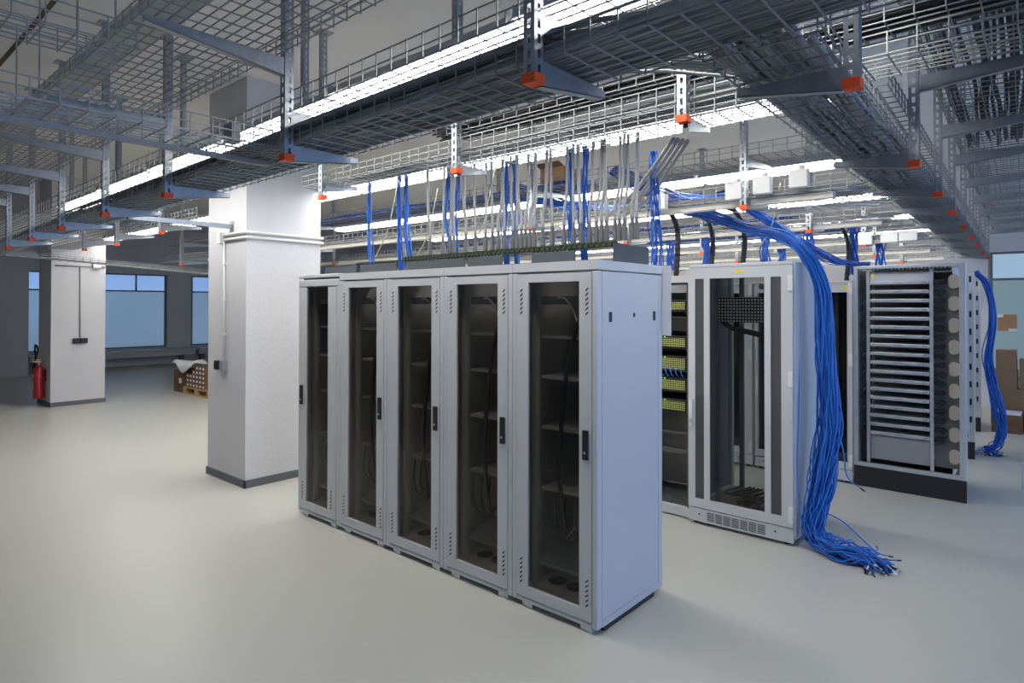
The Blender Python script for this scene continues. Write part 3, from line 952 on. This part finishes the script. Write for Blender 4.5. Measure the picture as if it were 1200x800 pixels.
# ------------------------------------------------------------------ blue bundles
def bundle(name, label, pts, rad, n, r=.004, mats=('blue', 'blue2'), per=7, group=None, flat=1.0, plugs=False, cat='cable bundle', wander=.3, side=None, fray=0):
    p0 = Vector(pts[0])
    t = thing(name, label, cat, p0, group)
    ctr = spline(pts, per)
    R = []
    for i in range(len(pts) - 1):
        for k in range(per): R.append(rad[i] + (rad[i + 1] - rad[i]) * k / per)
    R.append(rad[-1])
    fr = []
    for i, c in enumerate(ctr):
        tg = (ctr[min(i + 1, len(ctr) - 1)] - ctr[max(i - 1, 0)]).normalized()
        sd = Vector(side) if side else Vector((rt0.x, rt0.y, 0))
        u = (sd - tg * sd.dot(tg))
        if u.length < .05: u = tg.orthogonal()
        u.normalize()
        fr.append((u, tg.cross(u)))
    for q in range(n):
        a = random.random() * 2 * PI
        d = math.sqrt(random.random())
        ou, ov = d * math.cos(a), d * math.sin(a) * flat
        ph, fq = random.random() * 6.28, random.uniform(.5, 1.3)
        out = []
        for i, c in enumerate(ctr):
            wv = wander * math.sin(ph + i * fq * .45)
            wu = wander * math.cos(ph * 1.7 + i * fq * .4)
            out.append(c + fr[i][0] * (ou + wu) * R[i] + fr[i][1] * (ov + wv * flat) * R[i])
        if fray:
            e = out[-1]
            an = random.gauss(-.15, .9)
            ln = fray * random.uniform(.3, 1.1)
            bend = random.uniform(-1.6, 1.6)
            for k in range(1, 5):
                a2 = an + bend * k / 4
                e = e + Vector((math.cos(a2), math.sin(a2), 0)) * ln / 4
                e.z = max(r, e.z - .012 + random.uniform(-.004, .012))
                out.append(e.copy())
        for i, o in enumerate(out):
            if o.z < r + .0005: o.z = r + .0005 + random.random() * .01
        cb = mk('cable', MB().tube(out, r, 5), M[mats[q % len(mats)]], t, True)
        if plugs:
            e, dr = out[-1], (out[-1] - out[-2]).normalized()
            mk('connector', MB().tube([e, e + dr * .03], .006, 4), M['white_plastic'] if q % 3 == 0 else M['black'], cb)
    return t


# over the glass-door cabinets
YQ = 3.18
BL = [(433, 215, 302, 9, 'leftmost, a split pair'), (468, 205, 306, 9, 'second from the left'), (477, 203, 303, 8, 'third from the left'),
      (527, 198, 303, 11, 'fourth from the left, beside the middle post'), (537, 200, 300, 5, 'fifth from the left'), (594, 188, 300, 8, 'sixth from the left'),
      (602, 186, 300, 11, 'seventh from the left'), (668, 168, 297, 9, 'eighth from the left'), (686, 164, 297, 11, 'ninth from the left')]
for i, (px, ta, tb, n, lab) in enumerate(BL):
    p, q = at(px, ta, Y=YQ), at(px + random.uniform(-2, 3), tb, Y=YQ)
    zt = 2.74 if q.x < -3.3 else 2.66
    bundle('hanging_cable_bundle', 'blue cable bundle hanging behind the dark panels, %s' % lab,
           [(p.x, YQ, zt + .07), (p.x, YQ, zt - .03), (p.x + random.uniform(-.02, .02), YQ, 2.4), (q.x, YQ, 2.2), (q.x, YQ + .03, 1.90)], [.02, .018, .03, .025, .02], n, .0045, group='blue bundles over the cabinets', flat=.7)
p = at(766, 140, Y=3.6)
bundle('hanging_cable_bundle', 'thin blue cables hanging behind the nearest cabinet, right of the grey drops',
       [(p.x, 3.60, 2.74), (p.x - .005, 3.60, 2.64), (p.x, 3.60, 2.35), (p.x + .02, 3.60, 2.1), (p.x + .01, 3.60, 1.75)], [.02, .025, .045, .04, .035], 14, .0035, group='blue bundles over the cabinets', flat=.5)

# the big bundle spilling down the side of the white rack to the floor
big = [(-2.5, 5.17, 2.60), (-2.25, 5.14, 2.52), (-1.85, 5.0, 2.36), (-1.51, 4.95, 2.235), (-1.335, 4.98, 1.92), (-1.31, 5.0, 1.45), (-1.29, 5.02, .9), (-1.33, 4.93, .42), (-1.36, 4.88, .16), (-1.29, 4.84, .06), (-1.14, 4.80, .045), (-1.0, 4.79, .04)]
bundle('blue_cable_bundle', 'large bright blue cable bundle spilling down beside the white rack onto the floor', big,
       [.05, .05, .045, .045, .045, .055, .08, .075, .06, .075, .09, .07], 96, .0045, ('blue2', 'blue', 'blue2'), flat=.75, plugs=True, wander=.35, fray=.17)
# a few loose strays of that bundle
stray = [([(-1.33, 5.0, 1.2), (-1.20, 5.0, .75), (-1.18, 5.05, .52), (-1.08, 5.0, .46)], 'stray blue cable end poking out to the right from the big blue bundle'),
         ([(-1.36, 4.9, .28), (-1.2, 4.95, .22), (-1.06, 4.98, .10), (-.98, 5.02, .016), (-1.05, 5.08, .012), (-1.28, 5.0, .012)], 'loose blue cable loop lying on the floor beside the big bundle'),
         ([(-1.47, 4.92, 1.5), (-1.455, 4.87, 1.0), (-1.455, 4.83, .6), (-1.44, 4.82, .3), (-1.40, 4.84, .08)], 'stray blue cable close against the white rack side')]
for pts, lab in stray:
    t = thing('hanging_cable', lab, 'cable', pts[0])
    sp = spline(pts, 8)
    mk('cable', MB().tube(sp, .0045, 6), M['blue2'], t, True)
    e, dr = sp[-1], (sp[-1] - sp[-2]).normalized()
    mk('connector', MB().tube([e, e + dr * .035], .007, 6), M['black'], t)

# bundle from the second-row tray across to the open shelf rack
bundle('blue_cable_bundle', 'blue cable bundle reaching across to the top of the open shelf rack',
       [(-1.95, 5.25, 2.56), (-1.85, 5.7, 2.43), (-1.78, 6.2, 2.30), (-1.68, 6.7, 2.20), (-1.58, 7.0, 2.17), (-1.45, 7.1, 2.17)], [.035, .04, .05, .05, .04, .03], 30, .005, ('blue2', 'blue'), flat=.6)
# bundle over the rack at the right edge
p4 = [at(*q, Y=9.3) for q in ((1143, 318), (1157, 335), (1163, 375), (1158, 425), (1168, 470), (1174, 500), (1168, 521), (1156, 527))]
bundle('hanging_cable_bundle', 'blue cable bundle with loose ends hanging at the right edge beside the boxes', p4, [.025, .03, .035, .05, .06, .045, .05, .06], 36, .0055, ('blue', 'blue2'), flat=.7, plugs=True, wander=.4, fray=.16)
# crossing ribbon on the trays
bundle('blue_cable_bundle', 'dark blue cables laid across the upper trays between two light rows', [(-3.05, 4.9, 2.99), (-2.85, 5.4, 2.80), (-2.62, 5.9, 2.79), (-2.5, 6.5, 2.98)], [.08, .12, .12, .08], 30, .007, ('blue',), flat=.3, side=(1, 0, 0))
bundle('blue_cable_bundle', 'blue cables sagging between trays behind the grey drops', [(-4.4, 4.9, 2.98), (-3.9, 5.3, 2.80), (-3.5, 5.9, 2.79), (-3.3, 6.5, 2.98)], [.1, .14, .14, .1], 30, .007, ('blue', 'blue2'), flat=.3, side=(1, 0, 0))

# flat blue drops and black corrugated conduits over the rows behind
HB = [(948, 252, 306, 6.6, 'over the dark cabinet behind the white rack'), (897, 262, 303, 6.6, 'left of the black conduit over the white rack'), (828, 258, 306, 6.6, 'second left over the white rack'),
      (787, 276, 312, 6.6, 'behind the paper sheet'), (1032, 290, 312, 8.6, 'above the left of the open shelf rack'), (1000, 288, 322, 7.2, 'just left of the open shelf rack top'), (915, 275, 305, 8.6, 'small, far behind the white rack')]
for (px, a, b, y, lab) in HB:
    p = at(px, a, Y=y); q = at(px, b, Y=y)
    bundle('hanging_cable_bundle', 'flat dark blue cable drop %s' % lab, [(p.x, y, 2.56), (p.x, y, 2.45), (q.x, y, (2.45 + q.z) / 2), (q.x, y, min(q.z, 2.15))], [.05, .05, .05, .045], 12, .008, ('blue',), group='blue drops over the rows behind', flat=.3, side=(1, 0, 0))
HK = [(790, 250, 330, 4.95, 'leftmost, above the switch rack'), (831, 256, 309, 5.3, 'middle, above the white rack'), (868, 240, 307, 5.3, 'right, above the white rack'), (990, 290, 330, 6.95, 'small, left of the open shelf rack')]
for (px, a, b, y, lab) in HK:
    p = at(px, a, Y=y); q = at(px + 2, b, Y=y)
    pts = spline([(p.x - .12, y, 2.60), (p.x - .05, y, 2.56), (p.x + .01, y, 2.46), (q.x + .02, y, 2.3), (q.x, y, min(q.z, 2.08))], 14)
    rr = [.024 if k % 2 else .020 for k in range(len(pts))]
    tag(mk('hanging_conduit', MB().tube(pts, rr, 10), M['black_cable']), 'thick black corrugated conduit hanging from the tray, %s' % lab, 'conduit', 'black conduits')

for i, (xa, ya, xb, yb) in enumerate(((456, 262, 437, 305), (503, 268, 486, 302), (570, 245, 558, 280), (905, 262, 880, 300))):
    Yw = 3.62 if i < 3 else 5.45
    a, b = at(xa, ya, Y=Yw), at(xb, yb, Y=Yw)
    m = (a + b) / 2 + Vector((.01, 0, -.02))
    tag(mk('hanging_cable', MB().tube(spline([a + Vector((.05, .05, .35)), a, m, b], 6), .0045, 6), M['yellow_cable'], smooth=True),
        'thin yellow earth wire hanging behind the grey drops, %s from the left' % ORD[i] if i < 3 else 'thin yellow earth wire hanging above the white rack', 'cable', 'yellow earth wires')
# white boxes clipped to the second-row tray
WB = [(772, 237, 4.57, 'leftmost'), (860, 224, 4.57, 'second from the left'), (893, 217, 4.57, 'third from the left'), (936, 209, 4.57, 'rightmost')]
for (px, py, y, lab) in WB:
    p = at(px, py, Y=y)
    t = thing('junction_box', 'white junction box clipped to the second-row tray, %s of four' % lab, 'junction box', (p.x, y, p.z), 'white boxes on the second-row tray')
    s = .062
    mk('box_body', MB().box(p.x - s, p.x + s, y, y + .044, p.z - s, p.z + s), M['white_plastic'], t, bevel=.006)
    mk('box_lid', MB().box(p.x - s, p.x + s, y - .018, y - .0005, p.z - s, p.z + s), M['white_plastic'], t, bevel=.006)
    mk('cable_gland', MB().cyl((p.x + .015, y + .02, p.z + s + .0005), .02, .03, 12), M['white_plastic'], t)
for i, (px, py) in enumerate(((1012, 281), (1042, 278), (1064, 276))):
    p = at(px, py, Y=8.40)
    t = thing('junction_box', 'small white junction box on the third-row tray, %s from the left' % ORD[i], 'junction box', (p.x, 8.4, p.z), 'white boxes on the third-row tray')
    mk('box_body', MB().box(p.x - .09, p.x + .09, 8.40, 8.445, p.z - .06, p.z + .06), M['white_plastic'], t, bevel=.006)
    mk('box_lid', MB().box(p.x - .09, p.x + .09, 8.382, 8.3995, p.z - .06, p.z + .06), M['white_plastic'], t, bevel=.006)
# carton lying on the second-row upper tray
p = at(655, 214, Y=4.85)
t = thing('cardboard_box', 'brown carton lying on the tray behind the grey drops', 'box', (p.x, 4.9, 2.93))
mk('carton', MB().box(p.x - .14, p.x + .14, 4.74, 5.02, 2.925, 3.06), M['card'], t)
mk('flap', MB().extrude([(p.x - .14, 4.739, 3.06), (p.x - .14, 4.66, 3.09), (p.x - .14, 4.66, 3.094), (p.x - .14, 4.739, 3.064)], (.28, 0, 0)), M['card_dark'], t)

# ------------------------------------------------------------------ white rack with hinges (second row)
def hinged_rack(label, x0, w, y0, d, H, group, detail=True, xs=(0, .057, .132, .178, .607, .652, .728, None), lx=.38):
    x1 = x0 + w
    y1 = y0 + d
    t = thing('server_rack', label, 'rack', (x0 + w / 2, y0 + d / 2, 0), group)
    b = MB()
    for (xa, ya) in ((x0, y0 + .03), (x1 - .045, y0 + .03), (x0, y1 - .045), (x1 - .045, y1 - .045)):
        b.box(xa, xa + .045, ya, ya + .045, .135, H - .03)
    b.box(x0, x1, y0 + .03, y1, .03, .134)
    mk('frame', b, M['rack_light'], t, bevel=.004)
    mk('roof', MB().box(x0, x1, y0 + .0, y1, H - .029, H), M['rack_light'], t, bevel=.01)
    ym = y0 + d * .54
    mk('side_panel', MB().box(x1 + .0005, x1 + .012, y0 + .01, ym, .06, H - .005), M['rack_light'], t, bevel=.004)
    mk('rear_side_panel', MB().box(x1 - .03, x1 - .02, ym + .004, y1, .06, H - .03), M['rack_light'], t)
    mk('inner_wall', MB().box(x0 + .004, x0 + .010, y0 + .08, y1 - .05, .14, H - .04), M['cabinet_dark'], t)
    # door
    D = MB()
    z0, z1 = .138, H - .03
    g0, g1 = .21, H - .115
    xs = list(xs); xs[7] = w
    hasp = xs[2] - xs[1] > .02
    for k in (0, 2, 4, 6):
        D.box(x0 + xs[k], x0 + xs[k + 1], y0 - .012, y0 + .014, z0, z1)
    for k in (1, 3, 5):
        D.box(x0 + xs[k], x0 + xs[k + 1], y0 - .012, y0 + .014, z0, g0)
        D.box(x0 + xs[k], x0 + xs[k + 1], y0 - .012, y0 + .014, g1, z1)
    dr = mk('door', D, M['rack_light'], t)
    for k in (1, 5) if hasp else ():
        mk('perforated_strip', MB().box(x0 + xs[k], x0 + xs[k + 1], y0 - .004, y0 + .002, g0, g1), M['perforated'], dr)
    mk('glass_pane', MB().box(x0 + xs[3], x0 + xs[4], y0 - .002, y0 + .002, g0, g1), M['glass_clear'], dr)
    if not detail:
        mk('rear_panel', MB().box(x0 + .05, x1 - .05, y1 - .06, y1 - .05, .14, H - .04), M['panel_blk'], t)
    for z in (1.86, 1.16, .17):
        mk('hinge', MB().box(x1 - .03, x1 + .006, y0 - .03, y0 - .0125, z, z + .12), M['white_plastic'], dr, bevel=.004)
    h = mk('handle', MB().box(x0 + .012, x0 + .045, y0 - .036, y0 - .0125, .78, 1.0), M['white_plastic'], dr, bevel=.006)
    mk('key_lock', MB().cyl((x0 + .03, y0 - .045, .83), .016, .008, 14, 'y'), M['alu'], h)
    mk('warning_label', MB().box(x0 + lx, x0 + lx + .07, y0 - .0135, y0 - .0122, H - .075, H - .055), M['yellow'], dr)
    # plinth with vents
    pl = mk('plinth', MB().box(x0, x1, y0 - .006, y0 + .028, .025, .130), M['rack_light'], t)
    for k in range(7):
        vx = x0 + .155 + k * .066
        vm = MB()
        for q in range(6): vm.box(vx, vx + .056, y0 - .0075, y0 - .0062, .042 + q * .0125, .042 + q * .0125 + .007)
        mk('vent_grille', vm, M['panel_blk'], pl)
    for vx in (.09, .68):
        mk('screw', MB().cyl((x0 + vx, y0 - .009, .085), .007, .003, 10, 'y'), M['black'], pl)
    for (fx, fy) in ((.04, .05), (w - .06, .05), (.04, d - .05), (w - .06, d - .05)):
        mk('foot', MB().cyl((x0 + fx, y0 + fy, 0), .022, .012, 12).cyl((x0 + fx, y0 + fy, .0122), .008, .013, 8), M['black'], t)
    # inside
    for rx in (.155, w - .2):
        for ry in (.15, d - .16):
            mk('mounting_rail', MB().box(x0 + rx, x0 + rx + .035, y0 + ry, y0 + ry + .03, .14, H - .04), M['panel_mid'], t)
    if detail:
        mk('perforated_panel', MB().box(x0 + .19, x0 + .64, y0 + .13, y0 + .14, 1.62, 1.82), M['perf_panel'], t)
        mk('patch_tray', MB().box(x0 + .46, x0 + .72, y0 + .3, y0 + .6, 1.885, 1.90).box(x0 + .46, x0 + .72, y0 + .3, y0 + .31, 1.9005, 1.93), M['white_plastic'], t)
        mk('cable_loop', MB().tube(spline([(x0 + .2, y0 + .2, 1.62), (x0 + .3, y0 + .17, 1.57), (x0 + .45, y0 + .16, 1.54), (x0 + .62, y0 + .18, 1.50), (x0 + .7, y0 + .3, 1.49)], 8), .022, 8), M['black'], t, True)
        cm = MB()
        for q in range(12):
            a = random.uniform(.2, .6)
            cm.tube(spline([(x0 + a, y0 + random.uniform(.15, .6), .15), (x0 + a + .1, y0 + .3, .19 + random.random() * .05), (x0 + a - .1, y0 + .45, .16), (x0 + a, y0 + .6, .2)], 6), .009, 6)
        mk('floor_cables', cm, M['black_cable'], t, True)
        mk('base_plate', MB().box(x0 + .05, x1 - .05, y0 + .06, y1 - .06, .1345, .138), M['cabinet_dark'], t)
    return t


hinged_rack('white rack with three hinges, perforated strips and a glass door, beside the blue bundle', -2.2825, .8084, 4.80, .82, 2.083, 'hinged glass-door racks')
hinged_rack('half-hidden white rack with dark glass between the blue bundle and the open shelf rack', -2.50, .95, 6.86, .80, 2.0, 'hinged glass-door racks', False, (0, .03, .035, .04, .905, .91, .915, None), .85)

hinged_rack('white rack with dark glass seen through the door of the hinged rack in front', -3.36, .83, 6.86, .80, 2.0, 'hinged glass-door racks', False, (0, .05, .055, .06, .74, .745, .75, None))

# ------------------------------------------------------------------ open switch rack seen through the gap
nx0, nx1, ny = -2.90, -2.30, 4.86
t = thing('server_rack', 'open rack full of network switches seen in the gap behind the nearest cabinet', 'rack', (-2.6, 5.2, 0))
b = MB()
for (a, c) in ((nx0, ny), (nx1 - .03, ny), (nx0, ny + .67), (nx1 - .03, ny + .67)):
    b.box(a, a + .03, c, c + .03, .09, 1.94)
mk('frame', b, M['panel_blk'], t)
mk('roof', MB().box(nx0, nx1, ny - .005, ny + .7, 1.941, 2.0), M['rack_light'], t, bevel=.005)
mk('top_rail', MB().box(nx0 + .031, nx1 - .031, ny, ny + .02, 1.86, 1.925), M['panel_mid'], t)
mk('base', MB().box(nx0, nx1, ny - .005, ny + .7, .01, .089), M['rack_light'], t, bevel=.005)
mk('inner_wall', MB().box(nx0 + .001, nx0 + .008, ny + .031, ny + .66, .09, 1.93), M['cabinet_dark'], t)
mk('floor_plate', MB().box(nx0 + .01, nx1 - .01, ny + .031, ny + .66, .0895, .094), M['panel_blk'], t)
mk('rear_mesh', MB().box(nx0 + .031, nx0 + .40, ny + .60, ny + .605, .1, 1.9), M['cabinet_dark'], t)
mk('cross_bar', MB().box(nx0 + .031, nx1 - .031, ny + .3, ny + .34, .45, .49).box(nx0 + .031, nx1 - .031, ny + .3, ny + .34, .62, .64), M['panel_mid'], t)
SW = [(1.70, .10, 'ports', 'topmost'), (1.54, .12, None, 'second from the top'), (1.39, .11, 'ports', 'third from the top'), (1.20, .13, 'ports_blue', 'fourth from top, blue plugs'),
      (1.03, .12, 'ports', 'fifth from the top'), (.86, .11, 'ports', 'lowest')]
for k, (z, h, pm, lab) in enumerate(SW):
    s = thing('network_switch', 'black network switch with lit ports, %s in the gap rack' % lab, 'network switch', (-2.6, ny + .2, z), 'network switches')
    mk('case', MB().box(nx0 + .032, nx1 - .032, ny + .012, ny + .45, z, z + h), M['black'], s, bevel=.003)
    if pm:
        mk('port_block', MB().box(nx0 + .06, nx0 + .30, ny + .008, ny + .0118, z + .02, z + h - .02), M[pm], s)
        mk('port_block', MB().box(nx0 + .34, nx1 - .05, ny + .008, ny + .0118, z + .02, z + h - .02), M['ports'], s)
    for q, m in ((.30, 'led_orange'), (.33, 'led_green'), (.36, 'led_green')):
        mk('status_light', MB().box(nx0 + q, nx0 + q + .012, ny + .009, ny + .0118, z + h - .016, z + h - .009), M[m], s)
for k in range(5):
    a = -2.56 + k * .045
    tag(mk('patch_cable', MB().tube(spline([(a, ny + .004, 1.24), (a + .01, ny - .03, 1.22), (a + .02, ny - .035, 1.18), (a + .03, ny - .01, 1.165)], 6), .004, 6), M['blue2'], smooth=True),
        'short blue patch cable on the fourth switch, %s from the left' % ORD[k], 'patch cable', 'blue patch cables on the switch')


# ------------------------------------------------------------------ open shelf racks (third row and beyond)
def shelf_rack(label, x0, w, y0, d, H, detail):
    x1, y1 = x0 + w, y0 + d
    t = thing('server_rack', label, 'rack', (x0 + w / 2, y0 + d / 2, 0), 'open racks with silver uprights')
    mk('plinth', MB().box(x0, x1, y0, y0 + .03, 0, .196).box(x0 + .02, x1 - .13, y0 + .03, y1 - .02, .001, .196), M['plinth'], t, bevel=.003)
    f = MB()
    f.box(x0, x0 + .035, y0, y0 + .10, .1965, H).box(x1 - .05, x1, y0, y0 + .10, .1965, H)
    f.box(x0, x0 + .035, y1 - .05, y1, .1965, H).box(x1 - .16, x1 - .115, y1 - .05, y1, .1965, H)
    f.box(x0 + .036, x1 - .051, y0, y0 + .05, .1965, .232)
    f.box(x0 + .036, x1 - .051, y0, y0 + .03, H - .03, H)
    f.box(x0 + .036, x1 - .161, y1 - .05, y1, H - .04, H)
    mk('frame', f, M['alu'], t, bevel=.003)
    g = MB()
    for k in range(26): g.box(x0 + .05 + k * .03, x0 + .062 + k * .03, y0 + .001, y0 + .02, H - .045, H - .0305)
    mk('hole_strip', g, M['panel_mid'], t)
    mk('roof', MB().box(x0 + .036, x1 - .115, y0 + .101, y1 - .051, H - .02, H - .012), M['panel_mid'], t)
    mk('back_wall', MB().box(x0 + .036, x1 - .165, y1 - .06, y1 - .052, .24, H - .045), M['cabinet_dark'], t)
    mk('side_wall', MB().box(x0 + .002, x0 + .008, y0 + .051, y1 - .051, .2, H - .02), M['cabinet_dark'], t)
    # outside right: sheet with slots between the uprights
    mk('side_panel', MB().box(x1 - .115, x1 - .107, y0 + .118, y1 - .051, .2, H - .021), M['rack_light'], t)
    if not detail:
        for k in range(9):
            mk('upright_slot', MB().box(x1 - .046, x1 - .024, y0 - .003, y0 - .0003, .42 + k * .2, .49 + k * .2), M['black'], t)
        return t
    for rx in (x0 + .098, x0 + .618):
        mk('mounting_rail', MB().box(rx, rx + .028, y0 + .06, y0 + .09, .233, H - .045), M['alu'], t)
    mk('top_cover', MB().box(x0 + .13, x0 + .615, y0 + .075, y0 + .085, 1.985, 2.06), M['rack_light'], t)
    for k in range(18):
        z = 1.955 - k * .0852
        s = mk('shelf_unit', MB().box(x0 + .13, x0 + .614, y0 + .058, y0 + .5, z, z + .032), M['alu'], t, bevel=.003)
        mk('shelf_label', MB().box(x0 + .33, x0 + .40, y0 + .0565, y0 + .0578, z + .014, z + .020).box(x0 + .56, x0 + .60, y0 + .0565, y0 + .0578, z + .012, z + .022), M['panel_mid'], s)
        mk('cable_finger', MB().box(x0 + .648, x0 + .70, y0 + .055, y0 + .09, z - .002, z + .036).cyl((x0 + .712, y0 + .05, z + .017), .027, .04, 14, 'y'), M['black'], t)
        if k % 2 == 0:
            mk('left_cable', MB().tube(spline([(x0 + .095, y0 + .08, z + .02), (x0 + .07, y0 + .06, z - .01), (x0 + .05, y0 + .07, z - .09)], 6), .011, 6), M['black'], t, True)
    mk('lower_panel', MB().box(x0 + .13, x0 + .614, y0 + .075, y0 + .085, .27, .495), M['panel_mid'], t)
    mk('finger_backing', MB().box(x0 + .648, x1 - .055, y0 + .105, y0 + .112, .27, 1.97), M['panel_dark'], t)
    for k in range(9):
        z = .36 + k * .199
        ov = []
        for a in range(24):
            an = a * PI / 12 + PI / 24
            ov.append((x0 + .80 + .04 * math.cos(an), y0 + .085, z + .02 + (.028 if math.sin(an) > 0 else -.028) + .038 * math.sin(an)))
        mk('cover_plate', MB().extrude(list(reversed(ov)), (0, .0190, 0)), M['oval'], t)
    mk('warning_label', MB().box(x0 + .14, x0 + .17, y0 + .0728, y0 + .0745, 2.03, 2.055), M['yellow'], t)
    return t


shelf_rack('open rack with silver shelf units and beige oval plates on a black plinth', -1.536, .8966, 6.857, .80, 2.138, True)
shelf_rack('silver-framed rack on black plinth just behind the open shelf rack', -1.65, .90, 8.86, .80, 2.13, False)
shelf_rack('furthest silver-framed rack behind the other two, next to the boxes', -1.75, .90, 10.85, .80, 2.13, False)

# ------------------------------------------------------------------ pallet and cartons by the big pillar
px0, py0 = -13.08, 5.09
t = thing('pallet', 'wooden pallet on the floor behind the big pillar', 'pallet', (px0 + .6, py0 + .4, 0))
for k in range(5):
    mk('deck_board', MB().box(px0, px0 + 1.2, py0 + k * .165, py0 + .12 + k * .165, .116, .138), M['wood'], t)
for xx in (px0, px0 + .53, px0 + 1.06):
    for yy in (py0, py0 + .33, py0 + .66):
        mk('block', MB().box(xx, xx + .14, yy, yy + .12, .022, .093), M['wood'], t)
    mk('stringer', MB().box(xx, xx + .14, py0, py0 + .78, .0935, .1155), M['wood'], t)
for yy in (py0, py0 + .33, py0 + .66):
    mk('bottom_board', MB().box(px0, px0 + 1.2, yy, yy + .12, 0, .0215), M['wood'], t)
rown = ['bottom', 'second', 'third', 'fourth', 'top']
for c, hgt in enumerate((3, 3, 4, 5, 5, 5)):
    for r in range(hgt):
        x = px0 + .08 + c * .142
        z = .1385 + r * .086
        t = thing('carton', 'small brown carton with white label on the pallet, %s layer, %s column' % (rown[r], ORD[c]), 'carton', (x + .07, py0 + .2, z), 'small labelled cartons on the pallet')
        mk('box', MB().box(x, x + .138, py0 + .03, py0 + .36, z, z + .0845), M['card_dark'], t)
        mk('box_label', MB().box(x + .035, x + .105, py0 + .0285, py0 + .0298, z + .025, z + .066), M['paper'], t)
t = thing('cardboard_box', 'brown carton on the floor at the left end of the pallet, under the sheet', 'box', (px0 - .3, py0 + .2, 0))
mk('carton', MB().box(px0 - .50, px0 - .03, py0 + .02, py0 + .45, .0, .44), M['card_dark'], t)
mk('shipping_label', MB().box(px0 - .25, px0 - .12, py0 + .0185, py0 + .0198, .18, .28), M['paper'], t)
t = thing('cardboard_box', 'tall orange-brown carton at the back of the pallet', 'box', (px0 + .6, py0 + .6, 0))
mk('carton', MB().box(px0 + .30, px0 + 1.1, py0 + .40, py0 + .78, .1385, .68), M['card'], t)
mk('tape', MB().box(px0 + .30, px0 + 1.1, py0 + .56, py0 + .62, .6805, .6815), M['cream'], t)
sh = MB()
n = 12
for a in range(n + 1):
    for b in range(n + 1):
        u, v = a / n, b / n
        x = px0 - .54 + u * .98
        top = .60 + .03 * math.sin(u * 7 + v * 4) + .015 * math.sin(u * 13)
        if v < .35:
            k = (.35 - v) / .35
            y = py0 + .012 - .03 * k
            z = top - .03 - k * (.03 + .15 * max(0, 1 - abs(u - .55) * 3.2))
        else:
            y = py0 + .012 + (v - .35) / .65 * .36
            z = top
        sh.v.append((x, y, z))
for a in range(n):
    for b in range(n):
        q = a * (n + 1) + b
        sh.f.append((q, q + n + 1, q + n + 2, q + 1))
o = tag(mk('packing_sheet', sh, M['paper'], smooth=True), 'crumpled white packing sheet draped over the cartons on the pallet', 'packing sheet')
sm = o.modifiers.new('solid', 'SOLIDIFY'); sm.thickness = .004

# ------------------------------------------------------------------ boxes at the right edge
RB = [(-.80, 11.75, 0, .46, .40, .25, 'card', 'lowest left carton of the stack at the right edge, behind the papers'), (-.33, 11.78, 0, .5, .42, .25, 'card', 'lowest right carton of the stack at the right edge'),
      (-.80, 11.74, .2508, .40, .38, .27, 'card', 'left carton on the second layer of the right edge stack'), (-.39, 11.77, .2508, .5, .4, .27, 'card', 'right carton on the second layer of the right edge stack'),
      (-.79, 11.76, .5216, .30, .36, .27, 'card', 'left carton on the third layer of the right edge stack'), (-.47, 11.80, .5216, .5, .36, .44, 'card', 'tall carton on the third layer of the right edge stack'),
      (-.74, 11.80, .7924, .24, .3, .30, 'card', 'topmost carton of the right edge stack, below the note'),
      (-.74, 10.98, 0, .34, .4, .25, 'card_dark', 'dark brown carton in front of the stack, under the loose blue cables'),
      (-.385, 11.0, 0, .16, .36, .30, 'cream', 'pale narrow carton in front of the stack at the right edge')]
for (x, y, z, w, d, h, m, lab) in RB:
    t = thing('cardboard_box', lab, 'box', (x + w / 2, y + d / 2, z), 'cartons at the right edge')
    mk('carton', MB().box(x, x + w, y, y + d, z + .0005, z + h), M[m], t)
    mk('tape', MB().box(x, x + w, y + d * .45, y + d * .55, z + h + .0001, z + h + .0006), M['cream'], t)
tag(mk('paper_sheet', MB().box(-.73, -.42, 10.99, 11.36, .252, .268), M['paper']), 'white papers lying on the dark brown carton', 'paper sheet')
t = thing('note', 'brown note with white corners hung on the window wall', 'note', at(1180, 378, Y=YB - .06))
c = at(1180, 378, Y=YB - .06)
mk('card', MB().box(c.x - .13, c.x + .13, YB - .03, YB - .024, c.z - .14, c.z + .14), M['card'], t)
mk('corner', MB().box(c.x - .13, c.x - .05, YB - .032, YB - .0305, c.z + .09, c.z + .14).box(c.x + .02, c.x + .13, YB - .032, YB - .0305, c.z - .14, c.z - .10), M['paper'], t)
q = at(1199, 572, Z=0)
t = thing('floor_panel', 'small white floor panel standing at the right edge of the floor', 'panel', (q.x, q.y, 0))
mk('board', MB().box(q.x - .01, q.x + .4, q.y, q.y + .02, .0, .24), M['white_plastic'], t, bevel=.002)
mk('edge_strip', MB().box(q.x - .014, q.x - .0102, q.y - .004, q.y + .024, .0, .244), M['alu'], t)

# ------------------------------------------------------------------ world and output
w = bpy.data.worlds.new('world')
S.world = w
w.use_nodes = True
w.node_tree.nodes['Background'].inputs[0].default_value = (.55, .65, .8, 1)
w.node_tree.nodes['Background'].inputs[1].default_value = .15
S.view_settings.view_transform = 'Standard'
S.view_settings.look = 'None'
S.view_settings.gamma = 1.0
S.view_settings.use_curve_mapping = False
S.view_settings.exposure = 0.18
